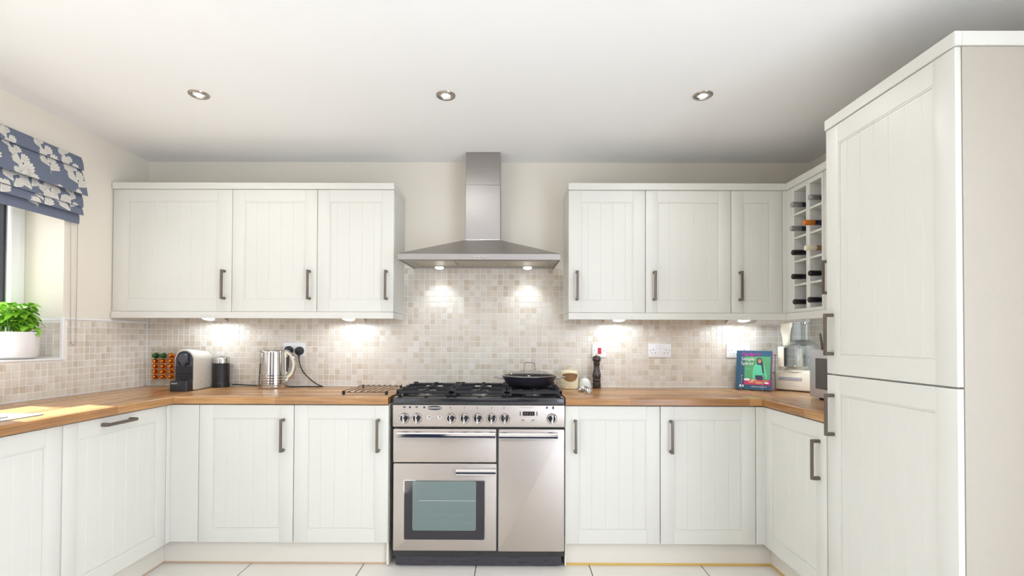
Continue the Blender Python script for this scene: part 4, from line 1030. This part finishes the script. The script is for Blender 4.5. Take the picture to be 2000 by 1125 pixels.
# ------------------------------------------------------------------ sockets, switch, plugs
def plate(t, x0, x1, z0, z1):
    return obj('plate', G().prism(rrect(x1-x0, z1-z0, .004), 0, .009, face_m((x0, YB-.0002, z0), (1, 0, 0), (0, 0, 1)), .002, 2), 'white', t)
def holes(t, x, z):
    yp = YB-.0093; g = G()
    g.box(x-.002, x+.002, yp-.0002, yp+.001, z+.006, z+.014).box(x-.0137, x-.0083, yp-.0002, yp+.001, z-.012, z-.008).box(x+.0083, x+.0137, yp-.0002, yp+.001, z-.012, z-.008)
    obj('pin_holes', g, 'ink', t)
def socket(x0, x1, z0, z1, label, plugs=False):
    t = thing('double_socket', label, 'socket', ((x0+x1)/2, YB, (z0+z1)/2), 0, 'white double sockets')
    plate(t, x0, x1, z0, z1); w = x1-x0; zm = (z0+z1)/2
    for s in (-1, 1):
        obj('rocker', G().box((x0+x1)/2+s*.0115-.010, (x0+x1)/2+s*.0115+.010, YB-.0125, YB-.0088, z1-.036, z1-.012, .001), 'white', t)
        if not plugs: holes(t, (x0+x1)/2+s*.0405, zm-.006)
        obj('screw', xf(G().lathe([(.0028, 0), (.002, .0008), (0, .001)], seg=10), face_m(((x0+x1)/2+s*(w/2-.013), YB-.0093, zm), (1, 0, 0), (0, 0, 1))), 'iron', t)
socket(-1.469, -1.329, 1.083, 1.174, 'white double socket behind the kettle with two black plugs', True)
socket(.869, 1.016, 1.087, 1.1755, 'white double socket with nothing plugged in')
socket(1.370, 1.516, 1.086, 1.174, 'white double socket half hidden behind the cookbook')
t = thing('cooker_switch', 'white square cooker switch with red rocker behind the pepper mill', 'switch', (.556, YB, 1.13))
plate(t, .511, .600, 1.086, 1.172)
obj('rocker', G().box(.547, .569, YB-.0145, YB-.0088, 1.108, 1.147, .0015), 'red', t)
for x in (.525, .586): obj('screw', xf(G().lathe([(.003, 0), (.002, .0008), (0, .001)], seg=10), face_m((x, YB-.0093, 1.129), (1, 0, 0), (0, 0, 1))), 'iron', t)
def plug(x, z, label, path):
    t = thing('plug', label, 'plug', (x, YB-.01, z))
    obj('plug_body', xf(G().lathe([(.0265, 0), (.0275, .004), (.0265, .020), (.023, .027), (.012, .0295), (0, .030)], seg=30), face_m((x, YB-.0095, z), (1, 0, 0), (0, 0, 1))), 'black', t)
    obj('cord_grip', G().tube([(x, YB-.024, z-.020), (x, YB-.024, z-.045)], .0055, 10, rs=[.0065, .0042]), 'black', t)
    obj('cord', G().tube(spline(path, 6), .0033, 8), 'rubber', t)
px, pz = -1.360, 1.121
plug(px, pz, 'black plug in plain view with its cord curving down to the worktop', [(px, YB-.024, pz-.04), (px+.004, YB-.024, pz-.075), (px+.022, YB-.022, pz-.125), (px+.060, YB-.022, pz-.170), (px+.110, YB-.026, .9135), (px+.150, YB-.036, .8985), (px+.160, YB-.046, .8975), (px+.140, YB-.050, .8975), (px+.04, YB-.060, .8975), (px-.020, YB-.078, .8975), (px-.045, YB-.080, .899)])
plug(-1.428, 1.125, 'black plug half hidden by the kettle handle', [(-1.428, YB-.024, 1.085), (-1.430, YB-.022, 1.02), (-1.445, YB-.019, .95), (-1.475, YB-.017, .905), (-1.54, YB-.017, .8985), (-1.66, YB-.017, .900), (-1.745, YB-.020, .905), (-1.782, YB-.030, .907)])

# ------------------------------------------------------------------ trivet, pan
def trivet():
    t = thing('wire_trivet', 'oblong wire pan stand with black feet on the worktop beside the hob', 'trivet', (-.80, 2.92, ZW))
    z = ZW+.018; y0, y1 = 2.735, 3.135; xa, xb = -.930, -.690
    L = lambda u, y: (xa+u*(xb-xa), y)
    for y in (y0+.02, y1-.02): obj('cross_rod', G().tube([(xa-.004, y, z-.005), (xb+.004, y, z-.005)], .0024, 8), 'wire', t)
    for k in range(8):
        x = xa+(xb-xa)*k/7
        obj('rod', G().tube([(x, y0, z-.001), (x, y0+.004, z), (x, y1-.004, z), (x, y1, z-.001)], .0025, 8), 'wire', t)
    for x in (xa+.002, xb-.002):
        for y in (y0+.02, y1-.02): obj('foot', G().box(x-.007, x+.007, y-.007, y+.007, ZW+.0004, z+.001, .002), 'rubber', t)
trivet()
def pan():
    X, Y, Z = .099, 2.885, .9327
    t = thing('shallow_pan', 'dark shallow two-handled pan on the wok burner', 'pan', (X, Y, Z))
    obj('body', G().lathe([(0, 0), (.105, 0), (.118, .003), (.134, .016), (.148, .040), (.1545, .0545), (.1565, .056), (.1545, .057), (.151, .054), (.130, .018), (.100, .006), (0, .005)], seg=64), mat('dark_hard_anodised', srgb(58, 54, 62), .32, .4, bump=.03, bscale=200), t, world=False)
    for s in (-1, 1):
        pts = spline([(s*.148, -.030, .046), (s*.175, -.034, .048), (s*.199, -.020, .051), (s*.203, 0, .052), (s*.199, .020, .051), (s*.175, .034, .048), (s*.148, .030, .046)], 5)
        h = obj('handle', G().tube(pts, .0038, 8), 'chrome', t, world=False)
        obj('rivet', G().ball((s*.1465, -.030, .045), .005, 10).ball((s*.1465, .030, .045), .005, 10), 'chrome', h, world=False)
    l = thing('pan_lid', 'domed glass lid with arched steel handle, resting on the dark pan', 'lid', (X, Y, Z+.0575))
    obj('glass_dome', G().lathe([(.149, .001), (.140, .008), (.115, .019), (.080, .029), (.040, .0345), (0, .036), (0, .0335), (.040, .032), (.080, .0265), (.115, .0165), (.140, .0055), (.147, .0005)], seg=48, cap=False), 'lidglass', l, world=False)
    obj('rim', G().tube([(.1510*math.cos(a), .1510*math.sin(a), .0025) for a in [2*PI*i/64 for i in range(64)]], .0028, 8, closed=True), 'chrome', l, world=False)
    h = obj('handle', G().tube(spline([(-.044, 0, .0372), (-.033, 0, .0385), (-.031, 0, .048), (-.030, 0, .066), (-.022, 0, .0745), (0, 0, .0765), (.022, 0, .0745), (.030, 0, .066), (.031, 0, .048), (.033, 0, .0385), (.044, 0, .0372)], 5), .0032, 8, flat=(1, 1.5)), 'chrome', l, world=False)
    obj('handle_foot', G().lathe([(.008, 0), (.008, .003), (0, .004)], (-.041, 0, .0338), 14).lathe([(.008, 0), (.008, .003), (0, .004)], (.041, 0, .0338), 14), 'chrome', h, world=False)
pan()

# ------------------------------------------------------------------ pottery, mill, scoop
def salt_pig():
    t = thing('salt_pig', 'cream pottery salt pig with an open brown mouth and a top knob', 'salt pig', (.357, 3.132, ZW))
    R = .0565; A = 1.04; zt, zb = .102, .045
    prof = [(.054, .0005), (.0575, .004), (.0575, .012), (.0560, .0135), (.0570, .017), (.0570, .026), (.0556, .028), (.0568, .031), (.0568, .036), (R, .038)]
    zs = [.038+.0013*i for i in range(1, 52)]; prof += [(R-(.0004 if z > .1 else 0), z) for z in zs]
    prof += [(.054, .107), (.048, .1115), (.035, .116), (.015, .1195), (.0, .1205)]
    g = G().lathe(prof, seg=96)
    def inside(a, z): 
        if abs(a) >= A: return False
        q = math.sqrt(1-(a/A)**2); return zt-.014-.046*q < z-.001 < zt-.012*(a/A)**2-.003
    kill = []
    for f in g.b.faces:
        c = f.calc_center_median(); rr = math.hypot(c.x, c.y)
        if rr > .05 and inside(math.atan2(c.x, -c.y), c.z): kill.append(f)
    bmesh.ops.delete(g.b, geom=kill, context='FACES')
    obj('body', g, 'cream', t, world=False)
    obj('inside', G().lathe([(0, .012), (.050, .012), (.0525, .02), (.0525, .10), (.046, .108), (0, .114)], seg=40, cap=False), 'terracotta', t, world=False)
    pts = []
    n = 40
    P = lambda a, z: (math.sin(a)*(R-.0002), -math.cos(a)*(R-.0002), z)
    for i in range(n+1):
        a = -A+2*A*i/n; pts.append(P(a, zt-.0012-.012*(a/A)**2))
    for i in range(1, n):
        a = A-2*A*i/n; pts.append(P(a, zt-.014-.046*math.sqrt(max(0, 1-(a/A)**2))+.001))
    obj('mouth_rim', G().tube(pts, .0026, 8, closed=True), 'cream', t, world=False)
    obj('knob', G().lathe([(.006, .1195), (.005, .128), (.0075, .1335), (.014, .1365), (.0145, .139), (.010, .141), (0, .1415)], seg=24), 'cream', t, world=False)
salt_pig()
def dome():
    t = thing('butter_dish', 'small pale ceramic domed dish between salt pig and pepper mill', 'dish', (.453, 3.125, ZW))
    obj('plate', G().lathe([(0, .0005), (.030, .0005), (.036, .003), (.047, .006), (.0485, .0085), (.046, .009), (0, .0075)], seg=40), 'cream', t, world=False)
    d = obj('dome', G().lathe([(.037, .0095), (.0375, .020), (.036, .034), (.030, .050), (.020, .0605), (.010, .0650), (.0045, .0665)], seg=40), 'stone', t, world=False)
    obj('knob', G().lathe([(.0045, .066), (.004, .070), (.0075, .0735), (.0070, .0765), (0, .078)], seg=20), 'stone', t, world=False)
dome()
def mill():
    t = thing('pepper_mill', 'tall dark turned wooden pepper mill with a brass top knob', 'pepper mill', (.531, 3.150, ZW))
    obj('body', G().lathe([(0, .0005), (.0255, .0005), (.0265, .003), (.0265, .034), (.0245, .037), (.0225, .040), (.0245, .043), (.0262, .047), (.0262, .053), (.0235, .057), (.0230, .059), (.0250, .062), (.0270, .072), (.0272, .082), (.0255, .094), (.0215, .110), (.0185, .126), (.0180, .138), (.0198, .150), (.0222, .156), (.0222, .159), (.0195, .161)], seg=40), 'wooddark', t, world=False)
    obj('head', G().lathe([(.0195, .1615), (.0190, .164), (.0225, .167), (.0262, .175), (.0272, .184), (.0255, .194), (.020, .201), (.011, .2045), (0, .205)], seg=40), 'wooddark', t, world=False)
    obj('knob', G().lathe([(.003, .2045), (.003, .207), (.0055, .2085), (.0062, .212), (.0045, .2155), (0, .2165)], seg=20), 'gold', t, world=False)
mill()
def scoop():
    t = thing('tea_infuser', 'small shiny two-bowled metal scoop lying on the worktop by the salt pig', 'scoop', (.418, 2.90, ZW))
    def bowl(c, r, tx, ty):
        m = Matrix.Translation(c) @ Matrix.Rotation(tx, 4, 'X') @ Matrix.Rotation(ty, 4, 'Y')
        return xf(G().lathe([(0, -.016), (r*.55, -.0135), (r*.85, -.007), (r, .0005), (r+.0015, .001), (r*.97, .0005), (r*.82, -.006), (r*.5, -.0120), (0, -.0145)], seg=30, cap=False), m)
    obj('bowl', bowl((-.006, .035, .020), .029, .35, -.15), 'chrome', t, world=False)
    obj('bowl', bowl((.0125, -.055, .0195), .021, .75, .25), 'chrome', t, world=False)
    obj('arm', G().tube(spline([(-.002, .018, .020), (.010, -.005, .026), (.014, -.034, .026)], 6), .0035, 8), 'chrome', t, world=False)
    obj('arm', G().tube(spline([(.018, .045, .020), (.034, .02, .022), (.034, -.03, .018), (.028, -.045, .018)], 6), .0025, 8), 'chrome', t, world=False)
scoop()

# ------------------------------------------------------------------ cookbook on its stand
def book():
    A = Vector((1.385, 3.105, 0)); rz = math.radians(-38); W, H, T = .196, .238, .020
    tilt = math.radians(-9)
    z0 = ZW+.0055
    t = thing('cookbook', 'teal cookbook Simple Spices with a woman in green on the cover', 'book', (A.x, A.y, z0), rz)
    m = Matrix.Rotation(tilt, 4, 'X')
    def lb(name, g, mt, par): return obj(name, xf(g, m), mt, par, world=False)
    F = lambda d: face_m((0, -d, 0), (1, 0, 0), (0, 0, 1))       # cover plane, local
    cv = lb('cover', G().box(0, W, -.0025, 0, 0, H, .0006), 'teal', t)
    lb('back_cover', G().box(0, W, T, T+.0025, 0, H, .0006), 'teal', t)
    lb('spine', G().box(-.0025, 0, -.0025, T+.0025, 0, H, .0008), 'teal', t)
    lb('pages', G().box(.001, W-.001, .0002, T-.0002, .003, H-.003), 'pages', t)
    lb('hinge_groove', G().box(.012, .0145, -.0028, -.0024, 0.001, H-.001), 'pnavy', cv)
    e = .0028
    def pr(name, pts, mt, d=e): lb(name, G().prism(pts, 0, .0002, F(d)), mt, cv)
    el = lambda cx, cy, rx, ry, n=20: [(cx+rx*math.cos(2*PI*i/n), cy+ry*math.sin(2*PI*i/n)) for i in range(n)]
    R = lambda a, b, c, d: [(a, c), (b, c), (b, d), (a, d)]
    pr('printed_picture', R(.046, W-.006, .034, .203), 'pgreen')
    pr('printed_picture', R(.046, W-.010, .090, .150), mat('print_dark_green', srgb(58, 120, 84), .45, vary=.05), e+.0002) if False else None
    pr('printed_table', R(.046, W-.006, .030, .062), 'ppink', e+.0003)
    pr('printed_blouse', [(.094, .064), (.092, .10), (.097, .140), (.112, .158), (.130, .160), (.150, .156), (.160, .140), (.174, .085), (.172, .066), (.160, .072), (.152, .112), (.150, .086), (.112, .086), (.110, .105), (.106, .066)], 'pmint', e+.0004)
    pr('printed_skirt', [(.111, .060), (.108, .088), (.152, .088), (.154, .060)], 'pnavy', e+.0005)
    pr('printed_headscarf', [(.118, .150), (.114, .168), (.115, .186), (.124, .195), (.136, .194), (.144, .184), (.147, .168), (.154, .130), (.156, .098), (.147, .105), (.140, .148), (.130, .152)], 'pnavy', e+.0006)
    pr('printed_face', el(.130, .175, .0098, .0135), 'pskin', e+.0008)
    pr('printed_eyes', el(.1265, .178, .0013, .0009, 8), 'ink', e+.0010); pr('printed_eyes', el(.1335, .178, .0013, .0009, 8), 'ink', e+.0010)
    pr('printed_smile', [(.126, .169), (.130, .1672), (.134, .169), (.130, .1685)], 'paleink', e+.0010)
    for cx, cy, rx, ry, mt in ((.062, .060, .018, .0070, 'paleink'), (.086, .046, .018, .0062, 'pfood'), (.105, .058, .014, .006, 'pfood'), (.128, .044, .022, .0085, 'pfood'), (.165, .056, .014, .0062, 'pskin'), (.170, .043, .014, .005, 'paleink'), (.093, .056, .008, .004, 'paleink')):
        pr('printed_dish', el(cx, cy, rx, ry), mt, e+.0007)
    pr('printed_sticker', R(.020, .044, .014, .027), 'paleink', e)
    tx = lambda s, size, x, y, mt, xs=1.0, al='LEFT', d=.0038, sp=1.0: lb('lettering', text_geo(s, size, F(d) @ Matrix.Translation((x, y, 0)), .0002, xs, al, space=sp), mt, cv)
    tx("Nadiya's", .030, .030, .215, 'ptitle', 1.0)
    for q in (.0006, -.0006): tx("Nadiya's", .030, .030+q, .215+q*.4, 'ptitle', 1.0)
    for q in (0, .0007): 
        tx('Simple', .0295, .026+q, .186, 'paleink', .98); tx('Spices', .0295, .024+q, .159, 'paleink', .98)
    tx('NADIYA HUSSAIN', .0095, .088, .018, 'paleink', 1.1)
    for q in range(2): pr('printed_small_text', R(.052, .084-.006*q, .1265-.006*q, .1278-.006*q), 'pmint', e+.0004)
    # wire stand
    s = thing('book_stand', 'dark wire book stand holding up the teal cookbook', 'book stand', (A.x, A.y, ZW), rz)
    r = .0022
    back = [(-.008, .032, .0032), (-.009, .045, .115), (-.006, .058, .205), (.004, .062, .218), (.198, .062, .218), (.208, .058, .205), (.210, .045, .115), (.212, .036, .0032)]
    obj('back_frame', G().tube(spline(back, 6), r, 8), 'wire', s, world=False)
    obj('cross_bar', G().tube([(-.009, .045, .110), (.210, .045, .110)], r, 8), 'wire', s, world=False)
    obj('foot', G().ball((-.008, .032, .0045), .0042, 10).ball((.212, .036, .0045), .0042, 10), 'wire', s, world=False)
    for x in (.037, .157):
        pts = [(x, .040, .0030), (x, -.004, .0030), (x, -.016, .0032), (x, -.0185, .012), (x, -.0150, .050), (x, -.0105, .085)]
        p = obj('prong', G().tube(spline(pts, 5), .0026, 8), 'chrome', s, world=False)
        obj('ball_tip', G().ball((x, -.0102, .088), .0052, 12), 'chrome', p, world=False)
    obj('base_rod', G().tube([(-.008, .036, .0030), (.212, .036, .0030)], r, 8), 'wire', s, world=False)
book()

# ------------------------------------------------------------------ food processor
def processor():
    rz = math.radians(-50)
    t = thing('food_processor', 'cream food processor with a clear bowl, in the corner behind the microwave', 'food processor', (1.735, 3.056, ZW), rz)
    obj('base', G().box(-.100, .100, -.080, .075, .004, .120, .012, 3), 'offwhite', t, world=False)
    obj('base_step', G().lathe([(.088, .118), (.086, .127), (.070, .132), (0, .133)], (.012, .0, 0), 40), 'offwhite', t, world=False)
    obj('foot_band', G().box(-.094, .094, -.074, .07, .0005, .006, .002), 'black', t, world=False)
    pn = obj('button_strip', G().box(-.073, .058, -.0815, -.0798, .066, .084, .0006), 'padgrey', t, world=False)
    for k in range(3): obj('button', G().box(-.072+.0435*k, -.031+.0435*k, -.0835, -.0814, .067, .083, .0008), 'padgrey', pn, world=False)
    for k in range(3):
        obj('faded_print', G().box(-.0585+.0435*k, -.0445+.0435*k, -.0838, -.0834, .0735, .0765), 'greyink', pn, world=False)
    obj('faded_print', G().box(-.018, .026, -.0803, -.0799, .0450, .0468), mat('faint_grey_ink', srgb(206, 200, 186), .5, vary=.02), t, world=False)
    obj('faded_print', G().box(-.036, .044, -.0803, -.0799, .0315, .0338), mat('faint_grey_ink', srgb(206, 200, 186), .5), t, world=False)
    c = (.014, 0, 0); R = .101
    obj('bowl', G().lathe([(.030, .1345), (.090, .1345), (R-.004, .139), (R, .150), (R, .268), (R-.003, .268), (R-.003, .150), (.088, .1385), (.030, .1385)], c, 48, cap=False), 'bowlglass', t, world=False)
    obj('bowl_ring', G().tube([(c[0]+(R+.001)*math.cos(a), (R+.001)*math.sin(a), .205) for a in [2*PI*i/48 for i in range(48)]], .0012, 6, closed=True), 'bowlglass', t, world=False)
    obj('spindle', G().lathe([(.022, .134), (.018, .20), (.014, .255), (0, .26)], c, 20), 'offwhite', t, world=False)
    obj('lid', G().lathe([(R+.004, .2685), (R+.004, .277), (R-.006, .284), (.080, .300), (.055, .309), (.054, .306), (.078, .297), (R-.009, .281), (R, .2715)], c, 48, cap=False), 'bowlglass', t, world=False)
    # oval feed tube
    def oval(rx, ry, z0, z1, th, cc):
        n = 40; V = []; F = []
        for (a, b, z) in ((rx, ry, z0), (rx, ry, z1), (rx-th, ry-th, z1), (rx-th, ry-th, z0)):
            V += [(cc[0]+a*math.cos(2*PI*i/n), cc[1]+b*math.sin(2*PI*i/n), z) for i in range(n)]
        for r_ in range(3):
            for i in range(n): F.append((r_*n+i, r_*n+(i+1) % n, (r_+1)*n+(i+1) % n, (r_+1)*n+i))
        return G().mesh(V, F)
    obj('feed_tube', oval(.075, .040, .300, .412, .003, (-.004, -.008)), 'bowlglass', t, world=False)
    obj('tube_rim', oval(.079, .044, .409, .4145, .005, (-.004, -.008)), 'bowlglass', t, world=False)
    # cream pusher and bowl handle, on the room side
    out = [(-.016, .270), (.016, .270), (.018, .33), (.022, .37), (.030, .395), (.031, .412), (-.031, .412), (-.030, .395), (-.022, .37), (-.018, .33)]
    obj('pusher', G().prism(out, 0, .026, face_m((-.034, -.058, 0), (1, 0, 0), (0, 0, 1)), .006, 2), 'offwhite', t, world=False)
    obj('handle', G().box(-.066, -.030, -.118, -.084, .142, .268, .008, 3).box(-.064, -.034, -.10, -.066, .1335, .158, .004, 2).box(-.064, -.034, -.10, -.066, .245, .268, .004, 2), 'offwhite', t, world=False)
    obj('handle_grip', G().box(-.0295, -.026, -.112, -.090, .150, .262, .001), 'black', t, world=False)
processor()

# ------------------------------------------------------------------ microwave and tongs
def microwave():
    x0, x1, y0, y1, z0, z1 = 1.572, 1.895, 2.200, 2.652, ZW+.012, 1.150
    t = thing('microwave', 'silver microwave oven beside the tall larder', 'microwave', (1.73, 2.43, ZW))
    obj('body', G().box(x0+.022, x1, y0, y1, z0, z1, .004, 2), 'silver', t)
    d = obj('door', G().box(x0, x0+.0215, y0+.11, y1, z0, z1, .004, 2), 'silver', t)
    obj('window', G().box(x0-.0012, x0+.001, y0+.155, y1-.052, z0+.045, z1-.042, .0008), 'mwglass', d)
    obj('control_panel', G().box(x0, x0+.0215, y0, y0+.108, z0, z1, .004, 2), 'silver', t)
    for z in (1.00, 1.08): obj('dial', xf(G().lathe([(.022, 0), (.021, .012), (.019, .014), (0, .014)], seg=28), FACE_L(x0, y0+.055, z)), 'chrome', t)
    for x in (x0+.04, x1-.04):
        for y in (y0+.04, y1-.04): obj('foot', G().lathe([(.012, 0), (.011, .0125)], (x, y, ZW+.0004), 14), 'rubber', t)
    g = thing('tongs', 'dark kitchen tongs standing upright on top of the microwave', 'tongs', (1.593, 2.575, z1))
    for dx, tilt in ((0, .10), (.006, .16)):
        m = Matrix.Translation((1.590+dx, 2.575, z1+.0008)) @ Matrix.Rotation(-tilt, 4, 'Y')
        obj('arm', xf(G().box(-.002, .002, -.006, .006, 0, .086, .001), m), 'wooddark', g)
    obj('hinge', G().box(1.587, 1.602, 2.568, 2.582, z1+.0005, z1+.006, .001), 'wooddark', g)
microwave()

# ------------------------------------------------------------------ outside the window
def outside():
    o = struct('ground_patio', G().box(-12, XL-.30, -6, 10, -.35, -.30), 'lawn')
    struct('garden_wall', G().box(-9.2, -9.0, -4, 12, -.3, 1.4), 'brickout')
    rnd = random.Random(3)
    for k, (cx, cy, H) in enumerate(((-4.9, 5.0, 2.4), (-6.2, 3.4, 2.1))):
        t = thing('garden_shrub', ('leafy green shrub outside, seen through the edge of the window', 'second green shrub further out in the garden')[k], 'shrub', (cx, cy, -.3))
        V = []; F = []
        for i in range(1800):
            u = Vector((rnd.gauss(0, 1), rnd.gauss(0, 1), rnd.gauss(0, 1))).normalized()*rnd.uniform(.6, 1.0)
            c = Vector((u.x*.75, u.y*.75, .3+H*.5+u.z*H*.48)); a = Vector((rnd.gauss(0, 1), rnd.gauss(0, 1), rnd.gauss(0, .6))).normalized(); b = a.cross(Vector((rnd.gauss(0, 1), rnd.gauss(0, 1), rnd.gauss(0, 1)))).normalized()
            n = len(V); s = rnd.uniform(.04, .08)
            V += [c-a*s, c+b*s*.45, c+a*s, c-b*s*.45]; F.append((n, n+1, n+2, n+3))
        obj('foliage', G().mesh(V, F), 'hedge', t, world=False, smooth=False)
        obj('stem', G().tube([(0, 0, 0), (0.02, 0, H*.4), (0, .03, H*.75)], .03, 8, rs=[.05, .035, .015]), 'soil', t, world=False)
outside()

# ------------------------------------------------------------------ added behind the camera for dark reflections in polished metal
def sofa():
    t = thing('sofa', 'long navy fabric sofa added behind the camera for dark reflections', 'sofa', (-.2, -2.4, 0))  # unseen, put in so polished metal has something dark to mirror
    m = mat('navy_upholstery', srgb(44, 52, 78), .9, bump=.3, bscale=400, vary=.05)
    x0, x1 = -1.5, 1.1
    obj('base', G().box(x0+.16, x1-.16, -2.75, -1.95, .12, .34, .02, 2), m, t)
    for k in range(3):
        a = x0+.17+k*.753
        obj('seat_cushion', G().box(a, a+.747, -2.60, -1.93, .342, .48, .03, 3), m, t)
        obj('back_cushion', G().box(a, a+.747, -2.74, -2.58, .484, .92, .04, 3), m, t)
    for a in (x0, x1-.158): obj('armrest', G().box(a, a+.158, -2.76, -1.93, .12, .66, .03, 3), m, t)
    for x in (x0+.1, x1-.1):
        for y in (-2.66, -2.02): obj('leg', G().lathe([(.016, .001), (.024, .12)], (x, y, 0), 12), 'wooddark', t)
    for k, (a, b) in enumerate(((-1.75, -1.05), (.75, 1.45))):
        n = 60; F = [(a+(b-a)*i/n, YREAR+.07+.028*math.sin(i*.9)) for i in range(n+1)]; B = [(x, y-.006) for x, y in F[::-1]]
        c = thing('curtain', ('navy floor-length curtain added for dark reflections, window side of the rear wall', 'navy floor-length curtain added for dark reflections, larder side of the rear wall')[k], 'curtain', ((a+b)/2, YREAR+.07, .02))  # unseen drapes, added for dark bands in the chrome
        obj('drape', G().prism(F[::-1]+B[::-1], .02, 2.18), m, c, ang=60)
        obj('pole', G().cyl((a-.05, YREAR+.07, 2.2), (b+.05, YREAR+.07, 2.2), .014, 14).ball((a-.06, YREAR+.07, 2.2), .025).ball((b+.06, YREAR+.07, 2.2), .025), 'nickel', c)
sofa()
